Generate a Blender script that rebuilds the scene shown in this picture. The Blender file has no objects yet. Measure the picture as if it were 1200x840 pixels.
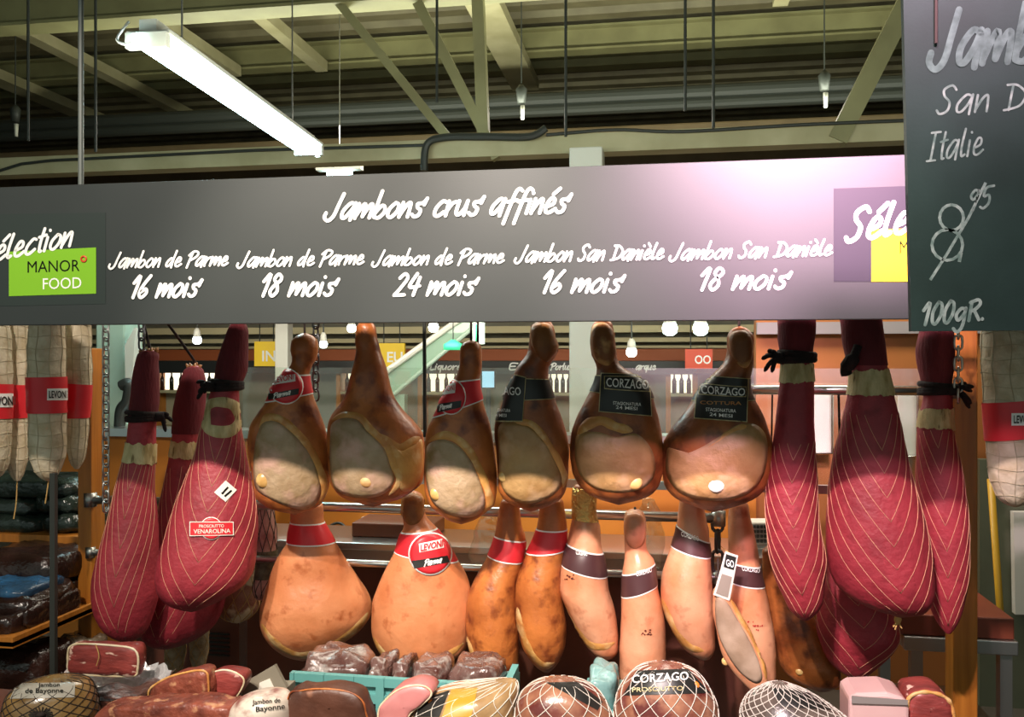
import bpy, math, random
from math import sin, cos, pi, radians
from mathutils import Vector, noise
from mathutils.bvhtree import BVHTree
random.seed(7)
SC = bpy.context.scene
COL = SC.collection

# ------------------------------------------------------------------ camera
YAW = radians(9.6); F = 1040.0; EYE = 1.55          # 1200 x 840 frame
cam_d = bpy.data.cameras.new('camera'); cam = bpy.data.objects.new('camera', cam_d); COL.objects.link(cam)
cam.location = (0, 0, EYE); cam.rotation_euler = (pi/2, 0, YAW)
cam_d.sensor_width = 36; cam_d.lens = 36*F/1200; cam_d.clip_start = .05; cam_d.clip_end = 100
SC.camera = cam

# ------------------------------------------------------------------ world, lights, exposure
vs = SC.view_settings; vs.view_transform = 'Standard'; vs.look = 'None'; vs.gamma = 1; vs.use_curve_mapping = False
vs.exposure = 0.0
w = bpy.data.worlds.new('world'); SC.world = w; w.use_nodes = True
w.node_tree.nodes['Background'].inputs[0].default_value = (.74, .92, .84, 1)
w.node_tree.nodes['Background'].inputs[1].default_value = .42

def spot(loc, target, watts, color, angle, blend=.5, size=.04):
    l = bpy.data.lights.new('track_spot', 'SPOT'); l.energy = watts; l.color = color
    l.spot_size = radians(angle); l.spot_blend = blend; l.shadow_soft_size = size
    o = bpy.data.objects.new('track_spot', l); COL.objects.link(o); o.location = loc
    o.rotation_euler = (Vector(target)-Vector(loc)).to_track_quat('-Z', 'Y').to_euler(); return o
def area(loc, rot, sx, sy, watts, color):
    l = bpy.data.lights.new('added_fill_light', 'AREA'); l.energy = watts; l.color = color
    l.shape = 'RECTANGLE'; l.size = sx; l.size_y = sy
    o = bpy.data.objects.new('added_fill_light', l); COL.objects.link(o); o.location = loc; o.rotation_euler = rot; return o
WARM = (1.0, .86, .74); PINK = (1.0, .72, .80)
spot((-1.30, .15, 3.3), (-1.50, 2.80, .75), 340, WARM, 46, .7)
spot((-.80, .15, 3.3), (-.62, 2.85, .70), 520, WARM, 36, .6)
spot((-.40, .15, 3.3), (.10, 2.85, .70), 470, (1, .85, .78), 36, .6)
spot((-.25, .15, 3.3), (.72, 2.80, .80), 400, PINK, 36, .6)
spot((.50, .15, 3.1), (.40, 2.13, 2.02), 2300, (1, .58, .78), 25, 1.0, .25)  # track spot that shines on the sign's right half
area((-1.5, 7.9, 3.75), (0, 0, 0), 6, .3, 100, (1, .93, .80))             # unseen area light added to brighten the far shop
area((-1.5, 7.3, 1.9), (radians(65), 0, 0), 7, .2, 50, (1, .93, .78))     # unseen fill added under the canopy to light the rafters
area((-.5, 7.4, 3.3), (pi, 0, 0), 8, .3, 240, (.95, 1, .80))              # unseen upward fill added to lift the roof deck
area((-.5, 3.5, 2.6), (radians(120), 0, 0), 6, .3, 75, (.95, 1, .85))  # added fill without a fixture, tilted up at the truss chord and girders
area((-.3, 3.75, 2.5), (0, 0, 0), 3.4, .3, 60, (1, .90, .74))             # unseen fill added above the back counter
area((-.8, -1.2, 3.8), (radians(8), 0, 0), 5, 1.2, 45, (.85, 1, .92))      # unseen overhead fill added behind the viewer

# ------------------------------------------------------------------ helpers
def ray(px, py):
    u = (px-600)/F; v = (420-py)/F
    return Vector((-sin(YAW)+u*cos(YAW), cos(YAW)+u*sin(YAW), v))
CAM = Vector((0, 0, EYE))
def at(px, py, Y):
    d = ray(px, py); return CAM + d*(Y/d.y)
class Frame:                                     # an upright plane through a thing, facing the aisle viewer
    def __init__(s, px, Y):
        s.P = at(px, 420, Y); h = Vector((s.P.x, s.P.y, 0)); s.D = h.length; s.h = h/s.D
        s.r = Vector((s.h.y, -s.h.x, 0))
    def p(s, px, py, dep=0):
        d = ray(px, py); k = (s.D+dep)/(d.x*s.h.x+d.y*s.h.y); return CAM + d*k
    def sz(s, px, py):
        q = s.p(px, py); return (q-s.P).dot(s.r), q.z
    def w(s, a, dep, z):
        q = s.P + s.r*a + s.h*dep; return Vector((q.x, q.y, z))

def lin(c):
    if isinstance(c, str):
        c = [int(c[i:i+2], 16)/255 for i in (0, 2, 4)]
        c = [x/12.92 if x <= .04045 else ((x+.055)/1.055)**2.4 for x in c]
    return tuple(c)+(1,)
MATS = {}
def mat(name, c1, c2=None, scale=8, rough=.5, metal=0, bump=0, bscale=None, contrast=(.35, .65), c3=None, s3=30, t3=(.62, .7),
        stretch=(1, 1, 1), emit=0, coat=0, trans=0, sss=0, spec=.5, alpha=1):
    if name in MATS: return MATS[name]
    m = bpy.data.materials.new(name); m.use_nodes = True; nt = m.node_tree; N = nt.nodes; L = nt.links
    b = N['Principled BSDF']; I = b.inputs
    I['Base Color'].default_value = lin(c1); I['Roughness'].default_value = rough; I['Metallic'].default_value = metal
    I['Specular IOR Level'].default_value = spec; I['Coat Weight'].default_value = coat; I['Coat Roughness'].default_value = .2
    I['Transmission Weight'].default_value = trans; I['Alpha'].default_value = alpha
    if sss:
        I['Subsurface Weight'].default_value = sss; I['Subsurface Radius'].default_value = (.02, .008, .004)
    if emit:
        I['Emission Color'].default_value = lin(c1); I['Emission Strength'].default_value = emit
    if c2 or bump:
        tc = N.new('ShaderNodeTexCoord'); mp = N.new('ShaderNodeMapping'); mp.inputs['Scale'].default_value = stretch
        L.new(tc.outputs['Object'], mp.inputs[0])
    if c2:
        n = N.new('ShaderNodeTexNoise'); n.inputs['Scale'].default_value = scale; n.inputs['Detail'].default_value = 5
        L.new(mp.outputs[0], n.inputs['Vector'])
        r = N.new('ShaderNodeValToRGB'); r.color_ramp.elements[0].position = contrast[0]; r.color_ramp.elements[1].position = contrast[1]
        r.color_ramp.elements[0].color = lin(c1); r.color_ramp.elements[1].color = lin(c2)
        L.new(n.outputs[0], r.inputs[0]); out = r.outputs[0]
        if c3:
            n2 = N.new('ShaderNodeTexNoise'); n2.inputs['Scale'].default_value = s3; n2.inputs['Detail'].default_value = 3
            L.new(mp.outputs[0], n2.inputs['Vector'])
            r2 = N.new('ShaderNodeValToRGB'); r2.color_ramp.elements[0].position = t3[0]; r2.color_ramp.elements[1].position = t3[1]
            L.new(n2.outputs[0], r2.inputs[0])
            mx = N.new('ShaderNodeMix'); mx.data_type = 'RGBA'
            L.new(r2.outputs[0], mx.inputs[0]); L.new(out, mx.inputs[6]); mx.inputs[7].default_value = lin(c3); out = mx.outputs[2]
        L.new(out, I['Base Color'])
    if bump:
        n = N.new('ShaderNodeTexNoise'); n.inputs['Scale'].default_value = bscale or scale*4; n.inputs['Detail'].default_value = 4
        L.new(mp.outputs[0], n.inputs['Vector'])
        bp = N.new('ShaderNodeBump'); bp.inputs['Strength'].default_value = bump; bp.inputs['Distance'].default_value = .01
        L.new(n.outputs[0], bp.inputs['Height']); L.new(bp.outputs[0], I['Normal'])
    MATS[name] = m; return m
def clear_mat(name, tint=(.95, .98, .96), gloss=.06, rough=.03, haze=0, hazecol=(.8, .85, .8)):
    if name in MATS: return MATS[name]
    m = bpy.data.materials.new(name); m.use_nodes = True; nt = m.node_tree; N = nt.nodes; L = nt.links
    N.remove(N['Principled BSDF']); out = N['Material Output']
    t = N.new('ShaderNodeBsdfTransparent'); t.inputs[0].default_value = tint+(1,)
    g = N.new('ShaderNodeBsdfGlossy'); g.inputs['Roughness'].default_value = rough
    a = N.new('ShaderNodeMixShader'); a.inputs[0].default_value = gloss
    L.new(t.outputs[0], a.inputs[1]); L.new(g.outputs[0], a.inputs[2]); res = a
    if haze:
        d = N.new('ShaderNodeBsdfDiffuse'); d.inputs[0].default_value = hazecol+(1,)
        b = N.new('ShaderNodeMixShader'); b.inputs[0].default_value = haze
        L.new(a.outputs[0], b.inputs[1]); L.new(d.outputs[0], b.inputs[2]); res = b
    L.new(res.outputs[0], out.inputs[0]); MATS[name] = m; return m

ORG = {}
def tag(o, label=None, cat=None, group=None, kind=None):
    for k, v in (('label', label), ('category', cat), ('group', group), ('kind', kind)):
        if v: o[k] = v
    return o
def root(name, loc, label, cat, group=None):
    o = bpy.data.objects.new(name, None); COL.objects.link(o); o.location = loc; o.empty_display_size = .05
    ORG[o.name] = Vector(loc); return tag(o, label, cat, group)

class MB:
    def __init__(s): s.v = []; s.f = []
    def add(s, vs, fs):
        n = len(s.v); s.v += [Vector(x) for x in vs]; s.f += [tuple(i+n for i in f) for f in fs]; return s
    def box(s, a, b):
        (x0, y0, z0), (x1, y1, z1) = a, b
        return s.add([(x0,y0,z0),(x1,y0,z0),(x1,y1,z0),(x0,y1,z0),(x0,y0,z1),(x1,y0,z1),(x1,y1,z1),(x0,y1,z1)],
                     [(3,2,1,0),(4,5,6,7),(0,1,5,4),(1,2,6,5),(2,3,7,6),(3,0,4,7)])
    def cbox(s, c, sx, sy, sz): return s.box((c[0]-sx/2, c[1]-sy/2, c[2]-sz/2), (c[0]+sx/2, c[1]+sy/2, c[2]+sz/2))
    def tube(s, path, r, n=8, closed=False, cap=True):
        P = [Vector(p) for p in path]; m = len(P); rings = []
        ref = None
        for i in range(m):
            a = P[i-1] if (i > 0 or closed) else P[i]; b = P[(i+1) % m] if (i < m-1 or closed) else P[i]
            t = (b-a).normalized() if (b-a).length > 1e-9 else Vector((0, 0, 1))
            if ref is None:
                ref = t.orthogonal().normalized()
            else:
                ref = (ref - t*ref.dot(t)); ref = ref.normalized() if ref.length > 1e-6 else t.orthogonal().normalized()
            bi = t.cross(ref); rr = r[i] if isinstance(r, (list, tuple)) else r
            rings.append([P[i]+ref*(cos(2*pi*k/n)*rr)+bi*(sin(2*pi*k/n)*rr) for k in range(n)])
        vs = [v for g in rings for v in g]; fs = []
        for i in range(m if closed else m-1):
            j = (i+1) % m
            for k in range(n):
                fs.append((i*n+k, i*n+(k+1) % n, j*n+(k+1) % n, j*n+k))
        if cap and not closed:
            fs.append(tuple(range(n-1, -1, -1))); fs.append(tuple((m-1)*n+k for k in range(n)))
        return s.add(vs, fs)
    def prism(s, front, back):
        n = len(front); fs = [tuple(range(n)), tuple(range(2*n-1, n-1, -1))]
        for i in range(n): fs.append((i, i+n, (i+1) % n + n, (i+1) % n))
        return s.add(list(front)+list(back), fs)
    def lathe(s, c, prof, n=16):
        vs = []; fs = []
        for z, r in prof:
            for k in range(n): vs.append((c[0]+r*cos(2*pi*k/n), c[1]+r*sin(2*pi*k/n), c[2]+z))
        m = len(prof)
        for i in range(m-1):
            for k in range(n): fs.append((i*n+k, i*n+(k+1) % n, (i+1)*n+(k+1) % n, (i+1)*n+k))
        fs.append(tuple(range(n-1, -1, -1))); fs.append(tuple((m-1)*n+k for k in range(n)))
        return s.add(vs, fs)
    def grid(s, fn, nu, nv, cu=False):
        vs = [fn(i, j) for j in range(nv) for i in range(nu)]; fs = []
        for j in range(nv-1):
            for i in range(nu if cu else nu-1):
                fs.append((j*nu+i, j*nu+(i+1) % nu, (j+1)*nu+(i+1) % nu, (j+1)*nu+i))
        return s.add(vs, fs)
    def build(s, name, m, parent=None, smooth=False, label=None, bevel=0, origin=None):
        o0 = ORG[parent.name] if parent else (Vector(origin) if origin else
             Vector(((min(v.x for v in s.v)+max(v.x for v in s.v))/2, (min(v.y for v in s.v)+max(v.y for v in s.v))/2, min(v.z for v in s.v))))
        me = bpy.data.meshes.new(name); me.from_pydata([v-o0 for v in s.v], [], s.f); me.validate(); me.update()
        me.materials.append(m)
        if smooth: me.polygons.foreach_set('use_smooth', [True]*len(me.polygons))
        o = bpy.data.objects.new(name, me); COL.objects.link(o)
        if parent: o.parent = parent
        else: o.location = o0
        ORG[o.name] = o0
        if label: o['label'] = label
        if bevel:
            b = o.modifiers.new('bevel', 'BEVEL'); b.width = bevel; b.segments = 2; b.limit_method = 'ANGLE'
        return o
def struct(name, mb, m, **k): return tag(mb.build(name, m, **k), kind='structure')

def crom(pts, n=8, closed=False):
    P = [Vector(p) for p in pts]; m = len(P); out = []
    if m == 2 and not closed: return P
    for i in range(m if closed else m-1):
        p1, p2 = P[i], P[(i+1) % m]
        p0 = P[i-1] if (i > 0 or closed) else p1; p3 = P[(i+2) % m] if (i+2 < m or closed) else p2
        for k in range(n):
            t = k/n
            out.append(.5*((2*p1)+(p2-p0)*t+(2*p0-5*p1+4*p2-p3)*t*t+(3*p1-p0-3*p2+p3)*t**3))
    if not closed: out.append(P[-1])
    return out

def pchip(xs, ys):
    n = len(xs); h = [xs[i+1]-xs[i] for i in range(n-1)]; d = [(ys[i+1]-ys[i])/h[i] for i in range(n-1)]
    m = [d[0]]+[0 if d[i-1]*d[i] <= 0 else 2*d[i-1]*d[i]/(d[i-1]+d[i]) for i in range(1, n-1)]+[d[-1]]
    def f(x):
        i = 0
        while i < n-2 and x > xs[i+1]: i += 1
        t = (x-xs[i])/h[i]; a = 2*t**3-3*t*t+1; b = t**3-2*t*t+t; c = -2*t**3+3*t*t; e = t**3-t*t
        return a*ys[i]+b*h[i]*m[i]+c*ys[i+1]+e*h[i]*m[i+1]
    return f
def sstep(a, b, x):
    t = min(1, max(0, (x-a)/(b-a))); return t*t*(3-2*t)

class Loft:                                      # a body lofted through its outline, rounded in depth
    def __init__(s, rows, Y, ratio=(1, .6), split=(.25, .55), lev=56, seg=56, amp=.006, freq=10, power=2.0, seed=0, dmax=1):
        ys = [r[0] for r in rows]; pxc = sum(r[1]+r[2] for r in rows)/(2*len(rows)); s.fr = Frame(pxc, Y)
        fl = pchip(ys, [r[1] for r in rows]); frr = pchip(ys, [r[2] for r in rows])
        s.lv = []; s.power = power; s.amp = amp; s.freq = freq; s.off = Vector((seed*3.1, seed*1.7, seed*.9))
        for i in range(lev):
            t = .5-.5*cos(pi*i/(lev-1)); y = ys[0]+t*(ys[-1]-ys[0])
            a, z = s.fr.sz(fl(y), y); b, z2 = s.fr.sz(frr(y), y); rx = max((b-a)/2, .002)
            k = ratio[0]+(ratio[1]-ratio[0])*sstep(split[0], split[1], t)
            s.lv.append((t, (z+z2)/2, (a+b)/2, rx, min(rx*k, dmax)))
        s.seg = seg; s.mb = MB(); n = seg
        vs = [s.pt(l[0], 2*pi*k/n) for l in s.lv for k in range(n)]; fs = []
        for i in range(lev-1):
            for k in range(n): fs.append((i*n+k, (i+1)*n+k, (i+1)*n+(k+1) % n, i*n+(k+1) % n))
        vs.append(s.fr.w(s.lv[0][2], 0, s.lv[0][1]+.3*s.lv[0][3])); vs.append(s.fr.w(s.lv[-1][2], 0, s.lv[-1][1]-.3*s.lv[-1][3]))
        for k in range(n): fs.append((lev*n, k, (k+1) % n)); fs.append((lev*n+1, (lev-1)*n+(k+1) % n, (lev-1)*n+k))
        s.mb.add(vs, fs); s.bvh = BVHTree.FromPolygons(s.mb.v, s.mb.f)
    def L(s, t):
        t = min(1, max(0, t)); lv = s.lv; i = 0
        n = len(lv); i = min(n-2, max(0, int(math.acos(1-2*t)/pi*(n-1))))
        if lv[i+1][0] < t and i < n-2: i += 1
        a, b = lv[i], lv[i+1]; k = (t-a[0])/max(1e-9, b[0]-a[0])
        return [a[j]+(b[j]-a[j])*k for j in range(5)]
    def raw(s, l, th, off=0):
        c, sn = cos(th), sin(th); e = 2/s.power
        x = l[2]+(l[3]+off)*abs(c)**e*(1 if c > 0 else -1); y = -(l[4]+off)*abs(sn)**e*(1 if sn > 0 else -1)
        p = s.fr.w(x, y, l[1])
        if s.amp:
            d = noise.noise((p+s.off)*s.freq)*.7+noise.noise((p+s.off)*s.freq*2.3)*.3
            k = min(1, l[3]/.03)*s.amp*d
            p = p + (s.fr.r*c - s.fr.h*sn)*k
        return p
    def pt(s, t, th, off=0): return s.raw(s.L(t), th, off)
    def tz(s, z):
        lv = s.lv
        if z >= lv[0][1]: return lv[0][0]
        for i in range(len(lv)-1):
            if lv[i][1] >= z >= lv[i+1][1]:
                return lv[i][0]+(lv[i+1][0]-lv[i][0])*(lv[i][1]-z)/max(1e-9, lv[i][1]-lv[i+1][1])
        return 1
    def cast(s, px, py, off=0):
        d = ray(px, py).normalized(); p, n, i, q = s.bvh.ray_cast(CAM, d)
        if p is None:
            g = s.fr.p(px, py); p, n, i, q = s.bvh.find_nearest(g)
        if n.dot(d) > 0: n = -n
        return p + n*off
    def patch(s, poly, off=.0015, dome=0, R=8, n=10, closed_smooth=True, sub=6):
        P = [Vector((a, b, 0)) for a, b in poly]
        if closed_smooth: O = crom(P, sub, True)
        else:
            O = []
            for i in range(len(P)):
                a, b = P[i], P[(i+1) % len(P)]
                for k in range(sub*2): O.append(a+(b-a)*k/(sub*2))
        c = sum(O, Vector())/len(O); m = len(O); mb = MB(); vs = [s.cast(c.x, c.y, off+dome)]; fs = []
        for j in range(1, R+1):
            k = j/R; o2 = off+dome*(1-k**4)
            for p in O: q = c+(p-c)*k; vs.append(s.cast(q.x, q.y, o2))
        for p in O: vs.append(s.cast(p.x, p.y, -.003))
        for i in range(m): fs.append((0, 1+(i+1) % m, 1+i))
        for j in range(R):
            for i in range(m): a = 1+j*m; fs.append((a+i, a+(i+1) % m, a+m+(i+1) % m, a+m+i))
        return mb.add(vs, fs)
    def ridge(s, pts, wpx, h, closed=False, n=8):
        P = crom([(a, b, 0) for a, b in pts], n, closed); m = len(P); mb = MB(); K = 7
        def fn(i, j):
            a = P[i-1] if (i > 0 or closed) else P[i]; b = P[(i+1) % m] if (i < m-1 or closed) else P[i]
            t = (b-a).normalized(); nn = Vector((-t.y, t.x, 0)); k = j/(K-1)*2-1
            f = 1 if closed else min(1, 6*min(i, m-1-i)/m+.15)
            q = P[i]+nn*k*wpx*1.25*f*(1+.35*noise.noise(Vector((P[i].x*.06, P[i].y*.06, 0)))); return s.cast(q.x, q.y, -.0008+h*.62*f*max(0, 1-k*k)**.7)
        return mb.grid(fn, m, K, cu=closed)
    def band(s, top, bot, off=.002, n=56, rows=5, wob=0):
        def ln(seg):
            (xa, ya), (xb, yb) = seg; a, za = s.fr.sz(xa, ya); b, zb = s.fr.sz(xb, yb)
            return lambda q: za+(zb-za)*(q-a)/(b-a)
        ft, fb = ln(top), ln(bot); mb = MB()
        def fn(i, j):
            th = 2*pi*i/n; k = j/(rows-1); z = ft(0)+(fb(0)-ft(0))*k
            for _ in range(4):
                l = s.L(s.tz(z)); x = l[2]+l[3]*cos(th); z = ft(x)+(fb(x)-ft(x))*k
            z += wob*(k-.5)*2*(noise.noise(Vector((cos(th)*3, sin(th)*3, z*7+k*5)))+.4*noise.noise(Vector((cos(th)*9, sin(th)*9, k))))
            l = s.L(s.tz(z)); l[1] = z; return s.raw(l, th, off)
        return mb.grid(fn, n, rows, cu=True)
    def line(s, t0, t1, th0, th1, n=24, off=.001):
        return [s.pt(t0+(t1-t0)*k/n, th0+(th1-th0)*k/n, off) for k in range(n+1)]
    def chevrons(s, seam=pi/2, tmin=.3, tmax=1.05, count=14, slope=.16, r=.0012, span=2.6):
        mb = MB()
        for i in range(count):
            t0 = tmin+(tmax-tmin)*i/(count-1)
            for sg in (-1, 1):
                pts = []
                for k in range(26):
                    ph = span*k/25; t = t0-slope*ph*(1+.10*ph)+.008*noise.noise(Vector((i*3.3, ph*1.5, sg)))
                    if tmin-.06 < t < .985: pts.append(s.pt(t, seam+sg*ph, .0006))
                if len(pts) > 3: mb.tube(pts, r, 4)
        return mb
    def diamonds(s, n=16, turns=.55, r=.0015, t0=.02, t1=.98, steps=40, off=.001):
        mb = MB()
        for i in range(n):
            for sg in (-1, 1):
                mb.tube([s.pt(t0+(t1-t0)*k/steps, 2*pi*i/n+sg*turns*2*pi*k/steps, off) for k in range(steps+1)], r, 4)
        return mb

# ---- writing
GL = {
'J': ([[(.75,1.55),(.62,.8),(.5,.15),(.25,-.1),(0,.1),(.02,.38)]], .95),
'a': ([[(.65,.85),(.38,.95),(.06,.5),(.06,.1),(.25,.06),(.5,.45),(.66,.9)],[(.66,.95),(.62,.4),(.6,-.1)]], .85),
'm': ([[(.02,.9),(0,0)],[(0,.1),(.25,.72),(.4,.85),(.42,.1)],[(.42,.1),(.65,.72),(.82,.85),(.86,.5),(.85,0)]], 1.05),
'b': ([[(.12,1.65),(.06,.8),(.05,.05)],[(.05,.05),(.35,0),(.6,.35),(.5,.7),(.3,.7),(.06,.3)]], .78),
'o': ([[(.35,.9),(.08,.55),(.06,.15),(.28,0),(.55,.35),(.55,.75),(.35,.9)]], .76),
'n': ([[(.02,.9),(0,0)],[(0,.1),(.25,.7),(.45,.88),(.5,.5),(.5,0)]], .7),
's': ([[(.66,1.1),(.5,.85),(.2,.78),(.25,.55),(.45,.4),(.42,.1),(.2,0),(.02,.15)],[(.66,1.12),(.58,.72)]], .78),
'c': ([[(.55,.85),(.35,.9),(.08,.5),(.08,.1),(.3,0),(.6,.25)]], .7),
'r': ([[(.02,.9),(.05,0)],[(.05,.3),(.25,.75),(.5,.85)]], .6),
'u': ([[(.02,.9),(.02,.2),(.2,.05),(.45,.4),(.52,.9)],[(.52,.9),(.52,0)]], .75),
'f': ([[(.68,1.42),(.48,1.55),(.32,1.3),(.22,.5),(.12,-.6)],[(0,.75),(.52,.85)]], .62),
'i': ([[(.08,.85),(.06,0)],[(.13,1.28),(.14,1.24)]], .34),
'e': ([[(.1,.4),(.45,.55),(.45,.85),(.25,.9),(.08,.5),(.12,.1),(.35,.02),(.65,.25)]], .7),
'd': ([[(.58,.72),(.35,.85),(.05,.4),(.1,.05),(.35,.15),(.58,.7)],[(.7,1.6),(.6,.6),(.6,-.1)]], .85),
'P': ([[(.3,1.35),(.2,.7),(.1,-.15)],[(0,1.1),(.4,1.5),(.85,1.35),(.75,.95),(.25,.6)]], .9),
'S': ([[(.72,1.25),(.52,1.5),(.2,1.3),(.25,.95),(.5,.6),(.45,.15),(.15,0),(0,.2)]], .82),
'D': ([[(.3,1.3),(.25,0)],[(.05,1.35),(.5,1.3),(.9,.8),(.7,.2),(.05,0)]], 1.0),
'l': ([[(.14,1.5),(.05,.6),(.1,.05),(.3,.12)]], .42),
't': ([[(.22,1.45),(.16,.6),(.2,.05),(.32,.05)],[(0,.95),(.42,1.02)]], .46),
'1': ([[(-.02,1.0),(.3,1.5),(.2,0)]], .5),
'2': ([[(.05,1.2),(.3,1.5),(.52,1.2),(.3,.6),(0,.02)],[(0,.02),(.6,.05)]], .75),
'4': ([[(.28,1.5),(.02,.6),(.62,.66)],[(.5,1.25),(.4,0)]], .75),
'6': ([[(.5,1.5),(.15,.8),(.05,.25),(.25,0),(.52,.3),(.4,.6),(.1,.35)]], .8),
'8': ([[(.52,1.3),(.28,1.5),(.12,1.15),(.35,.8),(.48,.3),(.25,0),(.05,.3),(.2,.7),(.5,1.05),(.52,1.3)]], .8),
'9': ([[(.5,1.2),(.3,1.45),(.1,1.1),(.25,.8),(.48,1.1),(.5,1.35),(.42,.5),(.3,0)]], .7),
'5': ([[(.6,1.42),(.2,1.4),(.12,.85),(.4,.85),(.45,.3),(.2,0),(0,.15)]], .65),
'0': ([[(.3,1.5),(.06,.9),(.08,.2),(.28,0),(.52,.6),(.5,1.3),(.3,1.5)]], .68),
'I': ([[(.3,1.5),(.22,0)],[(.05,1.5),(.6,1.5)],[(0,0),(.5,0)]], .7),
'g': ([[(.55,.8),(.3,.9),(.06,.5),(.2,.1),(.5,.5),(.56,.9)],[(.56,.9),(.5,-.3),(.25,-.7),(0,-.45)]], .75),
'R': ([[(.1,1.3),(.08,0)],[(.02,1.25),(.45,1.4),(.6,1.1),(.35,.75),(.1,.65)],[(.3,.7),(.65,0)]], .75),
'.': ([[(.1,.05),(.1,0)]], .3), 'E': ([[(.6,1.45),(.1,1.4),(.1,0),(.55,.03)],[(.1,.75),(.45,.78)]], .7),
'p': ([[(.1,.9),(.02,-.6)],[(.08,.3),(.3,.85),(.55,.6),(.4,.1),(.08,.2)]], .72),
'q': ([[(.5,.8),(.2,.85),(.06,.4),(.25,.05),(.5,.6)],[(.54,.9),(.48,-.6)]], .72), 'x': ([[(0,.9),(.5,0)],[(.5,.9),(0,0)]], .65),
'L': ([[(.15,1.5),(.05,0),(.55,.05)]], .7), 'y': ([[(0,.9),(.2,.3),(.5,.9)],[(.5,.9),(.2,-.6)]], .65), ' ': ([], .5)}
GL['é'] = (GL['e'][0]+[[(.3,1.15),(.6,1.5)]], .7); GL['è'] = (GL['e'][0]+[[(.12,1.5),(.38,1.18)]], .7)
STK = [0]
def write(mb, text, x0, x1, y0, y1, xh, w, fn, shear=.2):
    """brush writing from (x0,y0) to (x1,y1); xh and w in picture units; fn maps a picture point to the surface"""
    tot = sum(GL[c][1] for c in text)-.1; sx = (x1-x0)/tot; cur = 0
    for ch in text:
        st, adv = GL[ch]
        for s in st:
            P = crom([(x0+(cur+px)*sx+py*xh*shear, y0+(y1-y0)*(cur+px)/tot-py*xh, 0) for px, py in s], 6)
            if len(P) == 2 and (P[1]-P[0]).length < xh*.4: P = [P[0], P[1]]
            vs = []; fs = []; m = len(P)
            t = (P[1]-P[0]).normalized(); nn = Vector((-t.y, t.x, 0))
            for k in range(5):
                a = pi/2+pi*k/4; vs.append(P[0]+(nn*sin(a)+t*cos(a))*w)
            cap0 = len(vs)
            for i in range(m):
                a = P[max(0, i-1)]; b = P[min(m-1, i+1)]; t = (b-a).normalized(); nn = Vector((-t.y, t.x, 0))
                vs.append(P[i]+nn*w); vs.append(P[i]-nn*w)
            for i in range(m-1): a = cap0+2*i; fs.append((a, a+1, a+3, a+2))
            fs.append(tuple(range(5)))
            c1 = len(vs)
            for k in range(5):
                a = pi/2-pi*k/4; vs.append(P[-1]+(nn*sin(a)+t*cos(a))*w)
            fs.append(tuple(range(c1, c1+5)))
            STK[0] += 1; e_ = .00012*(STK[0] % 6)
            mb.add([(lambda p: p+(CAM-p).normalized()*e_)(fn(v.x, v.y)) for v in vs], fs)
        cur += adv
    return mb
TXT = {}
def type_(mb, text, x0, x1, y0, y1, h, fn, bold=0):
    """printed capitals in the built-in sans face, fitted between x0 and x1 on the baseline y0..y1, cap height h"""
    if (text, bold) not in TXT:
        cu = bpy.data.curves.new('t', 'FONT'); cu.body = text; cu.offset = bold; cu.resolution_u = 3
        ob = bpy.data.objects.new('t', cu); COL.objects.link(ob); dg = bpy.context.evaluated_depsgraph_get()
        me = bpy.data.meshes.new_from_object(ob.evaluated_get(dg))
        TXT[(text, bold)] = ([tuple(v.co) for v in me.vertices], [tuple(p.vertices) for p in me.polygons])
        bpy.data.objects.remove(ob); bpy.data.curves.remove(cu); bpy.data.meshes.remove(me)
    V, Fc = TXT[(text, bold)]
    if not V: return mb
    a = min(v[0] for v in V); b = max(v[0] for v in V)
    vs = [fn(x0+(x1-x0)*(v[0]-a)/(b-a), y0+(y1-y0)*(v[0]-a)/(b-a)-v[1]/.7*h) for v in V]
    return mb.add(vs, Fc)
def quadpatch(poly, fn, n=10):
    mb = MB(); (a, b, c, d) = [Vector((p[0], p[1], 0)) for p in poly]
    def g(i, j):
        u, v = i/(n-1), j/(n-1); p = (a*(1-u)+b*u)*(1-v)+(d*(1-u)+c*u)*v; return fn(p.x, p.y)
    return mb.grid(g, n, n)
def plane_map(Y, off=0): return lambda px, py: at(px, py, Y)-Vector((0, off, 0))
def prism_px(poly, Y, depth, mb=None):
    f = [at(a, b, Y) for a, b in poly]; return (mb or MB()).prism(f, [p+Vector((0, depth, 0)) for p in f])

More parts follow.
